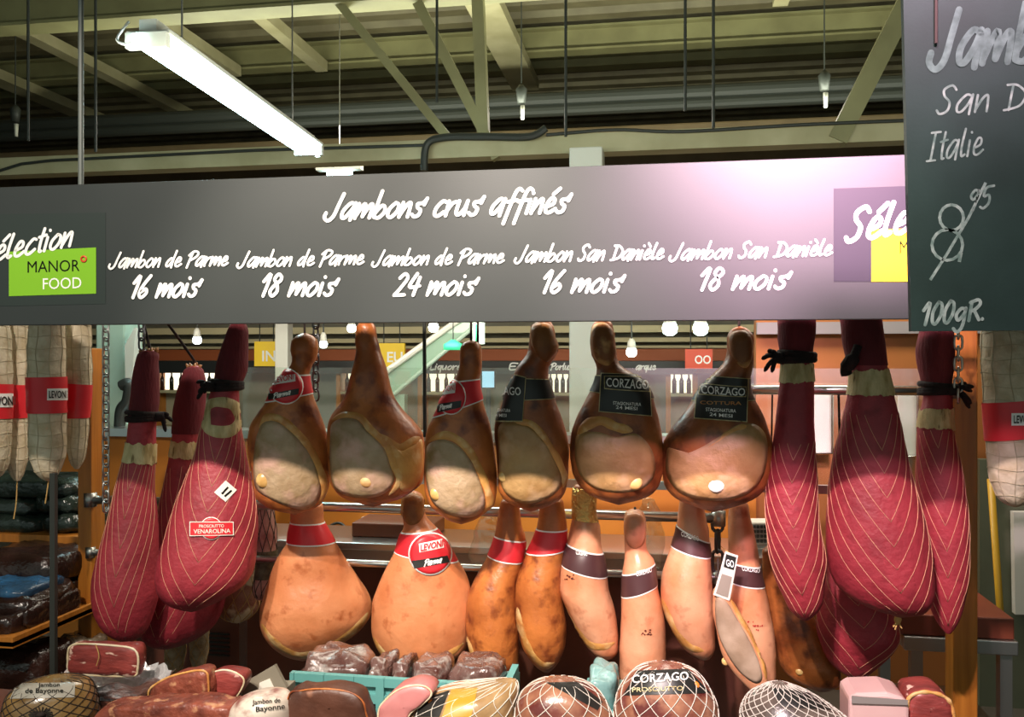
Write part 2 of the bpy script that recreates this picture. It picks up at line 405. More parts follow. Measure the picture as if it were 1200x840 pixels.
# ------------------------------------------------------------------ materials
M = dict(
 sign=mat('sign_board', '232827', '272c2b', scale=3, rough=.46, spec=.5, bump=.02, bscale=300),
 sign_=None, signdark=mat('sign_logo_panel', '24222c', rough=.5, spec=.35), white=mat('white_vinyl', 'f2f2ee', rough=.6),
 green=mat('logo_green', '7db530', rough=.6, spec=.1), yellow=mat('logo_yellow', 'e6cf2a', rough=.6, spec=.1), black=mat('black_print', '161614', rough=.7, spec=.05),
 reddot=mat('red_print', 'd24a2c', rough=.5), board=mat('slate', '14241f', '1c2e29', spec=.15, scale=6, rough=.6, bump=.03, bscale=200),
 chalk=mat('chalk', '76867d', '435a51', scale=70, rough=.9),
 skin=mat('ham_skin', 'c47438', '9a5226', scale=8, rough=.42, bump=.28, bscale=45, c3='6e2f16', s3=17, t3=(.5, .68), coat=.15),
 skinl=mat('ham_skin_pale', 'd98e60', 'c57548', scale=7, rough=.42, bump=.22, bscale=45, c3='a5552c', s3=20, t3=(.58, .76), coat=.15),
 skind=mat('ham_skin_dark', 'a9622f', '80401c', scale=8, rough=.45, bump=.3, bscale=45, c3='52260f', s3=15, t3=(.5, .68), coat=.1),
 skinp=mat('ham_skin_pinkish', 'dba07c', 'cb8058', scale=7, rough=.35, bump=.22, bscale=45, c3='aa6444', s3=20, t3=(.58, .76), coat=.3),
 cut=mat('cured_face', 'b0977a', '86693f', scale=9, rough=.45, bump=.4, bscale=55, c3='c09a88', s3=11, t3=(.48, .66), coat=.1),
 cutg=mat('cured_face_golden', 'b18d5c', '8a6236', scale=8, rough=.45, bump=.4, bscale=50, c3='c09c78', s3=10, t3=(.48, .66), coat=.1),
 fat=mat('ham_fat', 'cf9c55', 'b3713a', scale=11, rough=.45, bump=.25, bscale=60, c3='d9b983', s3=18, t3=(.5, .68)), bone=mat('bone', 'dcb878', 'b98a4a', scale=20, rough=.3),
 shank=mat('dried_shank', 'a06a35', '7d4a22', scale=12, rough=.5, bump=.25, bscale=60, c3='c49a5e', s3=14, t3=(.55, .65)),
 redcloth=mat('red_casing', 'a3323e', '8a2833', scale=9, rough=.55, bump=.35, bscale=60, c3='7d1f2a', s3=20, t3=(.55, .75)),
 reddark=mat('red_stockinette', '70202a', '581820', scale=14, rough=.85, bump=.4, bscale=120, stretch=(1, 1, .25)),
 netgold=mat('net_cord', 'd29a7c', rough=.8), cream=mat('cream_rind', 'd2c596', 'a08f5c', scale=38, rough=.6, bump=.6, bscale=70, stretch=(1, 1, .35), c3='7d6a40', s3=45, t3=(.62, .68)),
 tie=mat('black_tie', '241517', '140c0c', scale=30, rough=.9, bump=.5, bscale=80), rope=mat('cord', '2b211b', rough=.9), jute=mat('jute', 'c09a5c', rough=.9),
 labelred=mat('label_red', 'd42a34', rough=.4), labelblack=mat('label_black', '20201e', rough=.4), labelbrown=mat('label_brown', '4a2f30', rough=.35),
 steel=mat('stainless', (.55, .56, .55), rough=.28, metal=1, bump=.03, bscale=90), steeld=mat('stainless_dull', (.38, .38, .36), rough=.4, metal=1),
 chrome=mat('chrome', (.7, .7, .7), rough=.12, metal=1), iron=mat('dark_chain', (.10, .10, .11), rough=.4, metal=.8),
 zinc=mat('zinc_chain', (.45, .45, .44), rough=.35, metal=1),
 wood=mat('varnished_wood', 'b9762c', '9d5f20', scale=4, rough=.4, stretch=(8, 8, .6), bump=.1, bscale=20),
 orange=mat('orange_wall', 'c77a26', 'bd7020', scale=2, rough=.6), deck=mat('roof_deck', '7d7558', '6a6148', scale=3, rough=.6),
 beam=mat('beam_paint', '8f8b62', '7f7a55', scale=3, rough=.55), beamp=mat('beam_pale', 'b3ab88', 'a09874', scale=3, rough=.55),
 pipe=mat('dark_pipe', '30332f', rough=.5), duct=mat('brown_duct', '7d6a4c', '6e5c40', scale=3, rough=.6), brownw=mat('far_wall', '6e5a40', '5c4a34', scale=2, rough=.8),
 net=mat('white_net', 'cfc8bc', rough=.7), foil=mat('foil', (.86, .86, .87), rough=.3, metal=.55, bump=.9, bscale=45),
 meat=mat('cut_meat', '97403a', '6b2825', scale=22, rough=.5, c3='dcb6a4', s3=26, t3=(.61, .65), stretch=(.6, 1, 1.8), coat=.1, bump=.25, bscale=60),
 meatd=mat('dried_meat', '8f4a38', '5e2c22', scale=20, rough=.42, c3='b88460', s3=28, t3=(.58, .68), coat=.2, bump=.5, bscale=60),
 meatp=mat('pink_meat', 'c98482', 'b56a68', scale=6, rough=.4, coat=.3), rind=mat('white_fat', 'ddd0b6', 'c9b48c', scale=15, rough=.5),
 floor=mat('floor_tile', '5a544c', '4c463e', scale=6, rough=.4), dark=mat('dark_counter', '754636', '5c3529', scale=4, rough=.5),
 turq=mat('turquoise_plastic', '5c9a97', rough=.45), plastic=clear_mat('clear_film', gloss=.16, rough=.12, haze=.06),
 glass=clear_mat('pane', tint=(.90, .95, .91), gloss=.05, haze=.05), salami=mat('salami_casing', 'd6cbb2', 'b9a888', scale=18, rough=.7, bump=.5, bscale=50, c3='a5876a', s3=8, t3=(.58, .72)),
 blackpack=mat('black_vacuum_pack', '161d19', '26302a', scale=10, rough=.18, bump=1, bscale=26), brownpack=mat('brown_vacuum_pack', '33201b', '20130f', scale=9, rough=.2, bump=.9, bscale=28),
 greywhite=mat('white_panel', 'd5d3c8', rough=.5), palegreen=mat('pale_green_panel', 'a9bfae', rough=.5), gold=mat('gold_foil', (.80, .58, .2), rough=.25, metal=1, bump=1, bscale=90),
 stamp=mat('stamp_ink', '5e2a1c', rough=.7), sticker=mat('white_sticker', 'ece8dc', rough=.6), orangedot=mat('orange_dot', 'e07a2a', rough=.5),
)

M['sign'].node_tree.nodes['Principled BSDF'].inputs['IOR'].default_value = 1.6   # lacquered board
# ================================================================== STRUCTURE
struct('floor', MB().box((-12, -4, -.1), (9, 15, 0)), M['floor'])
dk = MB(); x0, x1, zt = -12, 9, 5.3                     # corrugated roof deck, ribs along X
prof = []; y = -4
while y < 15:
    prof += [(y, 0), (y+.16, 0), (y+.20, .07), (y+.32, .07)]; y += .36
vs = []; fs = []
for (yy, dz) in prof: vs += [(x0, yy, zt+dz), (x1, yy, zt+dz)]
for i in range(len(prof)-1): fs.append((2*i, 2*i+1, 2*i+3, 2*i+2))
dk.add(vs, fs); dk.box((x0, -4, zt+.08), (x1, 15, zt+.15)); struct('ceiling', dk, M['deck'])
struct('wall_back', MB().box((-12, 14.9, 0), (9, 15, 5.4)), M['brownw'])
struct('wall_left', MB().box((-12.1, -4, 0), (-12, 15, 5.4)), M['brownw'])
struct('wall_right', MB().box((9, -4, 0), (9.1, 15, 5.4)), M['brownw'])

# ---- roof steel
def ibeam(mb, Y, z0, z1, xa=-11.9, xb=8.9, fl=.18, th=.025):
    mb.box((xa, Y-fl/2, z0), (xb, Y+fl/2, z0+th)); mb.box((xa, Y-.012, z0+th), (xb, Y+.012, z1-th)); mb.box((xa, Y-fl/2, z1-th), (xb, Y+fl/2, z1)); return mb
tr = root('roof_truss', (0, 6.5, 3.04), 'pale olive roof truss with crossing braces right above the ham sign', 'truss')
MB().box((-11.9, 6.42, 3.04), (8.9, 6.58, 3.18)).build('bottom_chord', M['beamp'], tr)
ibeam(MB(), 6.5, 4.24, 4.85, fl=.22).build('top_chord', M['beam'], tr)
def brace(a, b, w, m=M['beam'], Y=6.47):
    p, q = at(*a, Y), at(*b, Y); d = (q-p).normalized(); n = Vector((-d.z, 0, d.x))*w/2
    f = [p-n, q-n, q+n, p+n]; MB().prism([v-Vector((0, w/2, 0)) for v in f], [v+Vector((0, w/2, 0)) for v in f]).build('brace', m, tr)
brace((396, 2), (527, 164), .065); brace((490, 4), (583, 186), .075); brace((1068, -8), (980, 166), .13); brace((560, -8), (567, 165), .085)
q = at(690, 160, 6.4)
cb = MB(); cb.tube([at(-20, 206, 6.4), at(25, 192, 6.4), at(60, 188, 6.4), at(300, 176, 6.4), at(500, 170, 6.4)], .012)
cb.tube(crom([at(497, 200, 6.36), at(500, 170, 6.36), at(520, 161, 6.36), at(570, 160, 6.36), at(620, 160, 6.36), at(640, 150, 6.36)], 6), .028)
cb.tube(crom([at(640, 158, 6.38), at(720, 152, 6.38), at(800, 154, 6.38), at(940, 146, 6.38), at(1090, 140, 6.38)], 6), .012)
cb.build('electric_cable', M['pipe'], tr)
bm_ = ibeam(MB(), 10, 5.0, 5.28, fl=.2).build('ceiling_beam', M['beam']); tag(bm_, 'nearer of the two long cross beams under the corrugated roof deck', 'beam')
bm_ = ibeam(MB(), 11, 5.14, 5.29, fl=.2).build('ceiling_beam', M['beam']); tag(bm_, 'farther of the two long cross beams under the corrugated roof deck', 'beam')
pp = root('pipe_run', (0, 9, 4.05), 'dark twin pipe run crossing below the roof beams', 'pipe')
for z, r in ((4.19, .075), (4.08, .06)): MB().tube([(-11.9, 9, z), (8.9, 9, z)], r, 12).build('pipe', M['pipe'], pp)
tag(MB().box((-11.9, 9.5, 3.86), (8.9, 9.9, 4.03)).build('ventilation_duct', M['duct'], bevel=.02), 'brown flat duct running behind the dark pipes', 'duct')
for X, wd, Ya, Yb, lab in ((-1.67, .33, 2, 10.9, 'wide pale roof girder running away above the middle braces'), (-3.9, .14, 2, 9.8, 'slim roof girder running away just right of the lit tube'),
        (-5.0, .2, 2, 9.8, 'roof girder running away just left of the lit tube'), (-6.5, .16, 2, 11.5, 'roof girder running away second from the left wall'), (-7.9, .26, 2, 12, 'roof girder running away nearest the left wall'),
        (1.1, .14, 2, 8.7, 'short pale roof girder above the right end of the sign')):
    tag(MB().box((X-wd/2, Ya, 4.88), (X+wd/2, Yb, 5.0)).build('roof_girder', M['beamp']), lab, 'beam')
for px, ya, yb, lab in ((663, 0, 160, 'thin black drop rod hanging over the middle of the sign'), (803, 36, 130, 'thin black drop rod left of the pair over the pink end of the sign'),
        (836, 0, 150, 'thin drop rod right of the pair over the pink end of the sign'), (112, 30, 178, 'thin grey drop rod beside the sign hanger at top left'), (33, 105, 165, 'short dark drop rod at far top left'), (512, 40, 120, 'thin drop rod between the two crossing braces')):
    a, b = at(px, ya, 6.2), at(px, yb, 6.2); b.x = a.x
    tag(MB().tube([b, (a.x, a.y, 5.28)], .011, 6).build('drop_rod', M['pipe']), lab, 'rod')
for px, ya, yb, lab in ((611, 98, 140, 'small pendant spotlight under the wide roof girder'), (966, 82, 126, 'small pendant spotlight near the right brace'), (18, 130, 160, 'small pendant spotlight at the far upper left')):
    a, b = at(px, ya, 7.6), at(px, yb, 7.6)
    r = root('pendant_spotlight', (a.x, a.y, b.z), lab, 'lamp', None)
    MB().tube([(a.x, a.y, 5.28), (a.x, a.y, a.z)], .006, 6).build('stem', M['pipe'], r)
    MB().lathe((a.x, a.y, b.z+.14), [(0, .035), (.12, .05), (.16, .02)], 12).build('housing', M['pipe'], r, True)
    MB().lathe((a.x+.01, a.y, b.z), [(0, .014), (.12, .02)], 10).build('lens', M['greywhite'], r, True)

# ---- fluorescent batten
TUBE = mat('tube_glow', (.62, .95, 1.0), emit=26)
fx = root('fluorescent_fixture', (-2.62, 4.9, 2.85), 'glowing white twin tube fluorescent batten hanging above the left of the sign', 'lamp')
A0, A1 = at(186, 46, 3.62), at(372, 183, 5.72); zz = (A0.z+A1.z)/2; A0.z = A1.z = zz
B0, B1 = at(160, 46, 3.55), at(352, 180, 5.60); B0.z = B1.z = zz
dirv = (A1-A0).normalized(); nrm = Vector((-dirv.y, dirv.x, 0))
for (p, q) in ((A0, A1), (B0, B1)):
    MB().tube([p, q], .028, 14).build('fluorescent_tube', TUBE, fx, True)
C0, C1 = (A0+B0)/2, (A1+B1)/2
def slab(p, q, wd, z0, z1):
    n = nrm*wd/2; f = [p-n, p+n, q+n, q-n]; return MB().prism([Vector((v.x, v.y, z0)) for v in f], [Vector((v.x, v.y, z1)) for v in f])
slab(C0, C1, .20, zz+.035, zz+.05).build('reflector', M['greywhite'], fx); slab(C0, C1, .08, zz+.05, zz+.10).build('housing', M['greywhite'], fx)
for c in (C0, C1):
    slab(c-dirv*.02, c+dirv*.02, .19, zz-.03, zz+.036).build('end_cap', M['greywhite'], fx)
for k in (.15, .85):
    c = C0.lerp(C1, k); MB().tube([(c.x, c.y, zz+.1), (c.x, c.y, 5.3)], .005, 6).build('suspension_wire', M['steeld'], fx)
MB().tube(crom([B0, B0+Vector((-.03, -.03, -.03)), B0+Vector((-.08, -.02, 0)), B0+Vector((-.07, .05, .10))], 6), .006, 6).build('lead_wire', M['white'], fx)
far = root('fluorescent_fixture', at(398, 203, 8), 'small distant lit batten just above the sign heading', 'lamp')
p, q = at(384, 204, 8), at(412, 201, 8); MB().tube([p, q], .03, 10).build('fluorescent_tube', TUBE, far, True)
MB().box((p.x-.1, 7.95, p.z+.03), (q.x+.1, 8.05, p.z+.08)).build('housing', M['greywhite'], far)
MB().tube([((p.x+q.x)/2, 8, p.z+.08), ((p.x+q.x)/2, 8, 5.3)], .006, 6).build('suspension_wire', M['steeld'], far)

# ================================================================== FAR SHOP
FY = 9.5
struct('wall_partition', MB().box((-9, 9.9, 0), (4.5, 10, 3.3)), mat('shop_wall', '8f8d7c', '807e6c', scale=2, rough=.7))
p, q = at(100, 423, FY), at(900, 437, FY)
fas = root('shop_fascia', (0, FY, q.z), 'dark shop fascia with white script lettering above the wine shelves', 'fascia')
MB().box((p.x, FY-.08, at(600, 438, FY).z), (q.x, FY, at(600, 423, FY).z)).build('board', M['labelblack'], fas)
tx = MB(); fm = plane_map(FY-.08, .004)
for t, a, b in (('Liquore', 504, 540), ('El', 596, 612), ('Porlux', 645, 670), ('arque', 745, 768)): write(tx, t, a, b, 433, 433, 5, .8, fm)
tx.build('lettering', M['white'], fas)
tag(MB().box((p.x, FY+.02, at(600, 422.5, FY).z), (q.x, FY+.3, at(600, 409, FY).z)).build('fascia_cornice', mat('far_orange', '9a4d22', rough=.6)), 'rust orange band running above the dark shop fascia', 'cornice')
for i, (ya, yb) in enumerate(((382, 390), (396, 401), (405, 408))):
    za, zb = at(600, yb, FY-.4+.3*i).z, at(600, ya, FY-.4+.3*i).z
    tag(MB().box((p.x-2, FY-.4+.3*i, za), (q.x, FY-.32+.3*i, zb)).build('cream_rafter', mat('cream_beam', 'c9bd94', rough=.6)),
        ('top cream rafter of the low ceiling over the far shop', 'middle cream rafter of the low ceiling over the far shop', 'lowest thin cream rafter of the low ceiling over the far shop')[i], 'beam')
tag(MB().box((p.x-2, 7.2, 2.02), (q.x+.5, 9.9, 2.06)).build('shop_canopy', M['duct']), 'brown canopy ceiling over the far wine shop', 'canopy')
LIT = mat('lit_shelf_back', (1.0, .93, .74), emit=1.5)
bottle_m = mat('bottle_glass', '1d2416', rough=.2); bottle_r = mat('bottle_glass_brown', '3a1c14', rough=.2)
def wine_shelf(xa, xb, n, lab, off=0):
    za, zb = at(600, 460, FY).z, at(600, 438, FY).z; a, b = at(xa, 450, FY).x, at(xb, 450, FY).x
    r = root('wine_shelf', ((a+b)/2, FY+.1, .0), lab, 'shelf')
    MB().box((a, FY+.28, za), (b, FY+.30, zb)).build('lit_back', LIT, r)
    fm_ = MB(); fm_.box((a-.05, FY+.02, 0), (a, FY+.32, zb+.04)); fm_.box((b, FY+.02, 0), (b+.05, FY+.32, zb+.04)); fm_.box((a, FY+.02, zb), (b, FY+.32, zb+.04))
    fm_.build('frame', M['wood'], r)
    for z in (za, za-.42, za-.84): MB().box((a, FY+.02, z-.03), (b, FY+.30, z)).build('shelf_board', M['beamp'], r)
    MB().box((a, FY+.30, 0), (b, FY+.32, za-.03)).build('back_panel', mat('shelf_back', 'a09a80', rough=.7), r)
    for k in range(n):
        x = a+(b-a)*(k+.5)/n; bt = MB().lathe((x, FY+.12, za), [(0, .024), (.13, .024), (.155, .014), (.17, .009), (.215 if k % 2 else .20, .009)], 12)
        tag(bt.build('wine_bottle', bottle_m if k % 3 else bottle_r, None, True), 'dark wine bottle standing on the '+lab.split(' wine')[0].replace(' lit', '')+' lit wine shelf', 'bottle', 'wine bottles on the '+lab.split(' wine')[0]+' shelf')
wine_shelf(178, 256, 7, 'leftmost lit wine shelf seen between the red netted hams')
wine_shelf(398, 416, 2, 'narrow lit wine shelf beside the ham without a label')
wine_shelf(494, 546, 5, 'central lit wine shelf left of the blue screen')
wine_shelf(640, 669, 4, 'right-hand lit wine shelf beside the white column')
wine_shelf(786, 812, 3, 'rightmost lit wine shelf behind the two green lamps')
def column(xa, xb, ya, Y, m, lab, zt=None):
    a, b = at(xa, 420, Y), at(xb, 420, Y); z = zt or at(xa, ya, Y).z
    tag(MB().box((a.x, Y, 0), (b.x, Y+(b.x-a.x), z)).build('column', m, bevel=.01), lab, 'column')
column(667, 706, 0, 6.2, M['greywhite'], 'broad white column seen right of the first black label ham', 3.03)
column(322, 337, 0, 8.6, M['greywhite'], 'slim white column seen left of the first ham shank', 1.95)
column(112, 146, 0, 4.6, M['palegreen'], 'pale green pillar beside the left wooden post', 2.4)
wp = prism_px([(147, 452), (146, 405), (157, 384), (159, 384), (154, 452)], 4.54, .06); tag(wp.build('white_board', M['greywhite']), 'slanted white board hanging beside the pale green pillar', 'board')
dk_ = MB().tube(crom([at(142, 452, 4.3), at(151, 450, 4.3), at(149, 470, 4.3), at(142, 480, 4.3), at(140, 500, 4.3)], 6), .03, 8); tag(dk_.build('black_handle', M['pipe'], None, True), 'black curved handle below the slanted white board', 'handle')
es = root('escalator_balustrade', (at(480, 430, 8).x, 8, 0), 'pale green glass escalator balustrade sloping behind the hams', 'balustrade')
prism_px([(440, 446), (538, 376), (566, 376), (452, 470)], 8, .04).build('glass_panel', clear_mat('escalator_glass', tint=(.55, .75, .62), gloss=.1, haze=.45, hazecol=(.55, .75, .6)), es)
MB().box((at(468, 440, 8).x-.05, 8.0, 0), (at(468, 440, 8).x+.05, 8.1, at(460, 462, 8).z)).build('support_post', M['palegreen'], es); MB().tube([at(436, 447, 7.98), at(540, 373, 7.98)], .03, 8).build('handrail', M['greywhite'], es); MB().tube([at(450, 472, 7.98), at(566, 374, 7.98)], .02, 8).build('base_rail', M['palegreen'], es)
def hang_sign(name, x0, y0, x1, y1, Y, m, text, lab, ink=M['white'], glow=False):
    a, b = at(x0, y1, Y), at(x1, y0, Y); r = root(name, ((a.x+b.x)/2, Y, a.z), lab, 'sign')
    MB().box((a.x, Y, a.z), (b.x, Y+.04, b.z)).build('panel', m, r)
    if text: type_(MB(), text, x0+(x1-x0)*.35, x1-2, y1-6, y1-6, (y1-y0)*.42, plane_map(Y, .006), .02).build('lettering', ink, r)
    for k in (.2, .8): x = a.x+(b.x-a.x)*k; MB().tube([(x, Y+.02, b.z), (x, Y+.02, 2.02)], .006, 6).build('hanging_wire', M['pipe'], r)
YS = mat('yellow_sign', 'd8b31c', rough=.5, emit=.25)
hang_sign('yellow_sign', 298, 400, 325, 429, 8.9, YS, 'IN', 'yellow hanging sign with white letters left of the first ham')
hang_sign('yellow_sign', 443, 402, 474, 430, 8.9, YS, 'EU', 'yellow hanging sign right of the unlabelled ham shank')
hang_sign('red_sign', 803, 409, 835, 432, 8.9, mat('red_sign', 'c2452c', rough=.5, emit=.3), 'OO', 'red hanging sign behind the right green lamp')
hang_sign('exit_sign', 554, 378, 567, 403, 7.5, mat('exit_white', (.8, 1, .85), emit=1.0), '', 'small lit white and green exit sign behind the third ham')
p = at(531, 410, 7.6); gl = root('green_lamp', (p.x, 7.6, p.z), 'green shaded pendant lamp behind the third ham', 'lamp')
MB().lathe((p.x, 7.6, p.z), [(0, .085), (.05, .085), (.07, .05), (.09, .02)], 16).build('shade', mat('green_lamp', (.05, .7, .3), emit=.7), gl, True)
MB().tube([(p.x, 7.6, p.z+.09), (p.x, 7.6, 2.02)], .006, 6).build('stem', M['pipe'], gl)
sc = root('screen', at(573, 455, 9), 'small blue lit screen behind the third ham', 'screen')
prism_px([(564, 434), (580, 434), (580, 455), (564, 455)], 9, .05).build('casing', M['labelblack'], sc); prism_px([(565, 435), (579, 435), (579, 454), (565, 454)], 8.99, .008).build('display', mat('blue_display', (.35, .62, .85), emit=.9), sc)
a = at(572, 456, 9); MB().box((a.x-.02, 9.01, 0), (a.x+.02, 9.05, a.z)).build('stand', M['pipe'], sc)
WL = mat('lamp_white', (.9, 1, .95), emit=9); GLW = mat('lamp_greenish', (.72, 1, .86), emit=12)
for px, py, r_, m_, lab in ((412, 384, .045, WL, 'small white far lamp left of the black rod'), (508, 383, .05, WL, 'small white far lamp right of the black rod'), (740, 412, .05, WL, 'round white far lamp over the second black label'),
        (785, 384, .07, GLW, 'left bright greenish far lamp between the black label hams'), (821, 384, .07, GLW, 'right bright greenish far lamp between the black label hams'),
        (231, 398, .045, WL, 'small white far lamp between the left red hams'), (379, 403, .04, WL, 'small white far lamp right of the first ham shank')):
    c = at(px, py, 8.2); r = root('spot_lamp', (c.x, 8.2, c.z-r_), lab, 'lamp')
    MB().lathe((c.x, 8.2, c.z), [(-r_, r_*.4), (-r_*.7, r_*.85), (0, r_), (r_*.6, r_*.8)], 16).build('bulb', m_, r, True)
    MB().lathe((c.x, 8.2, c.z+r_*.6), [(0, r_*.82), (.06, r_*.7), (.09, .015)], 16).build('housing', M['greywhite'], r, True); MB().tube([(c.x, 8.2, c.z+.1), (c.x, 8.2, 2.02)], .008, 6).build('stem', M['pipe'], r)

# ================================================================== BACK COUNTER
p, q = at(60, 420, 4.2), at(886, 420, 4.2)
lw = root('serving_wall', ((p.x+q.x)/2, 4.2, 0), 'low orange wall with steel capping behind the lower hams', 'wall')
MB().box((p.x, 4.2, 0), (q.x, 4.3, 1.15)).build('panel', M['orange'], lw); MB().box((p.x, 4.16, 1.15), (q.x, 4.34, 1.19)).build('capping', M['steel'], lw)
a, b = at(886, 420, 4.35), at(1150, 420, 4.35)
struct('wall_right_partition', MB().box((a.x, 4.35, 0), (b.x+.9, 4.45, 2.0)), mat('orange_brown_wall', '9c5f2a', '93571f', scale=2, rough=.6))
tag(MB().box((a.x, 4.3, at(1000, 391, 4.3).z), (b.x, 4.348, at(1000, 377, 4.3).z)).build('lamp_rail', mat('grey_strip', '8b8486', rough=.6)), 'pale strip along the top of the orange partition', 'trim')
for xa, xb, ya, yb, lab in ((938, 974, 462, 531, 'white wall box on the orange partition between the first two right red hams'), (1052, 1074, 458, 534, 'white wall box on the orange partition beside the rightmost red ham')):
    r = root('wall_box', at((xa+xb)/2, yb, 4.25), lab, 'box')
    prism_px([(xa, ya), (xb, ya), (xb, yb), (xa, yb)], 4.22, .125).build('panel', M['greywhite'], r, bevel=.005)
    MB().tube([at(xb+1, ya-4, 4.2), at(xb+1, yb, 4.2), at(xa, yb+1, 4.2)], .008, 6).build('edge_strip', M['chrome'], r)
gp = MB().box((at(1148, 420, 4.25).x, 4.25, 0), (at(1148, 420, 4.25).x+1, 4.3, 1.1)); tag(gp.build('grey_panel', mat('grey_green_panel', '666a55', '585c48', scale=4, rough=.6)), 'grey green panel right of the right wooden post', 'panel')
# counter
ct = root('steel_counter', (-.6, 3.65, 0), 'long stainless steel work counter behind the lower hams', 'counter')
a, b = at(150, 420, 3.5).x, at(910, 420, 3.5).x
MB().box((a, 3.5, .76), (b, 3.86, .79)).build('worktop', M['steel'], ct, bevel=.004); MB().box((a, 3.52, .715), (b, 3.54, .76)).build('front_apron', M['steeld'], ct)
MB().box((a, 3.49, .70), (b, 3.53, .715)).build('lower_lip', M['chrome'], ct); MB().box((a, 3.56, 0), (b, 3.84, .715)).build('cabinet_body', M['dark'], ct)
vg = MB()
for k in range(6):
    z = at(255, 742+5*k, 3.55).z; vg.box((at(238, 750, 3.55).x, 3.55, z-.006), (at(268, 750, 3.55).x, 3.56, z))
vg.build('vent_grille', M['pipe'], ct)
tag(MB().box((at(410, 420, 3.6).x, 3.62, .79), (at(505, 420, 3.6).x, 3.84, .85)).build('cutting_board', mat('brown_board', '6b3c22', '5a301a', scale=6, rough=.5), bevel=.006), 'thick brown cutting board on the steel counter', 'board')
sl = root('wall_socket', at(430, 622, 4.19), 'small white socket box on the orange wall between the first lower hams', 'socket'); prism_px([(423, 606), (434, 606), (434, 625), (423, 625)], 4.17, .03).build('box', M['greywhite'], sl, bevel=.004)
MB().lathe(at(428.5, 613, 4.165), [(0, .008), (.004, .008)], 10).build('outlet', M['pipe'], sl)
cc = MB(); pts = []
for k in range(70): t = k/69; pts.append(at(392+22*t, 622+32*t, 3.9)+Vector((.055*cos(t*18), .03*sin(t*18)-.02, .045*sin(t*18))))
tag(cc.tube(pts, .007, 6).build('coiled_cable', M['pipe'], None, True), 'black coiled cable in front of the orange wall', 'cable')
ks = root('weighing_scale', at(893, 645, 3.75), 'grey weighing scale with keypad behind the last pale ham', 'scale')
prism_px([(872, 612), (930, 612), (930, 642), (872, 642)], 3.72, .1).build('body', M['greywhite'], ks, bevel=.006)
prism_px([(868, 642), (935, 642), (935, 655), (868, 655)], 3.66, .18).build('weighing_plate', M['steel'], ks, bevel=.004)
kb = MB()
for i in range(5):
    for j in range(4): kb.cbox(at(884+4.2*i, 617+5.6*j, 3.716), .011, .012, .012)
kb.build('keypad', M['pipe'], ks)
RY = 3.06; zr1 = at(600, 600, RY).z
def film(rows, Y, lab, name='plastic_bag', m=None):
    l = Loft(rows, Y, (.25, .4), lev=28, seg=32, amp=.016, freq=16, seed=rows[0][0]); p = l.fr.p((rows[0][1]+rows[0][2])/2, rows[0][0]+4); l.mb.tube([p, Vector((p.x, RY+.010, max(p.z, zr1)))], .003, 6); return tag(l.mb.build(name, m or M['plastic'], None, True), lab, 'bag')
film([(604, 565, 590), (620, 556, 598), (640, 552, 600), (655, 550, 600), (662, 556, 598)], 3.2, 'clear plastic bag hanging behind the two side-on red band hams')
film([(585, 752, 768), (610, 748, 776), (640, 744, 778), (664, 746, 776)], 3.2, 'clear plastic bag hanging between the two middle pale hams')
# rear glass screen behind the hams
gs = root('glass_screen', (0, 3.30, .8), 'clear glass screen standing behind the hams', 'glass screen')
a, b = at(285, 420, 3.30).x, at(1128, 420, 3.30).x
MB().box((a, 3.296, at(600, 560, 3.30).z), (b, 3.304, at(600, 431, 3.30).z)).build('pane', M['glass'], gs)
MB().box((a, 3.29, at(600, 560, 3.30).z-.03), (b, 3.31, at(600, 560, 3.30).z)).build('bottom_channel', M['steel'], gs)
for x in (a, b): MB().box((x-.012, 3.29, .0), (x+.012, 3.31, at(600, 560, 3.30).z)).build('support_post', M['steel'], gs)

# ================================================================== HAM RACK
def post(pa, pb, Y, zt, lab):
    a, b = at(pa, 600, Y).x, at(pb, 600, Y).x; return tag(MB().box((a, Y, 0), (b, Y+.085, zt)).build('wooden_post', M['wood'], bevel=.004), lab, 'post')
post(91, 107, 3.06, at(100, 408, 3.06).z, 'varnished wooden post beside the left red netted hams'); post(1117, 1146, 3.06, 1.75, 'varnished wooden post beside the right red netted hams')
BARZ = 1.735; BARY = 2.73
xl, xr = at(112, 420, 3.0).x, at(1121, 420, 2.95).x
rail = root('hanging_rail', ((xl+xr)/2, BARY, BARZ), 'steel rail hidden by the sign that carries the upper hams', 'rail')
MB().tube([(-1.95, BARY, BARZ), (1.25, BARY, BARZ)], .014, 10).build('bar', M['steel'], rail, True)
for x in (-1.8, -.4, 1.1): MB().box((x-.012, 2.15, BARZ-.012), (x+.012, BARY, BARZ+.012)).build('bracket', M['steel'], rail)
RY = 3.06
def rail_(y600, xa, xb, r, lab, Y=RY, m='steel'):
    z = at(600, y600, Y).z; a, b = at(xa, 600, Y).x, at(xb, 600, Y).x
    t = root('cross_rail', ((a+b)/2, Y, z), lab, 'rail'); MB().tube([(a, Y, z), (b, Y, z)], r, 12).build('bar', M[m], t, True)
    for x in (a, b): MB().lathe((x, Y, z-r*1.5), [(0, r*1.4), (r*3, r*1.4)], 12).build('end_clamp', M['steeld'], t, True)
    return z
zr1 = rail_(600, 106, 842, .017, 'upper stainless cross rail that the lower hams hang from'); zr2 = rail_(667, 106, 842, .013, 'lower stainless cross rail behind the bodies of the lower hams')
zr3 = rail_(455, 872, 1118, .016, 'stainless cross rail behind the necks of the right red hams', RY)
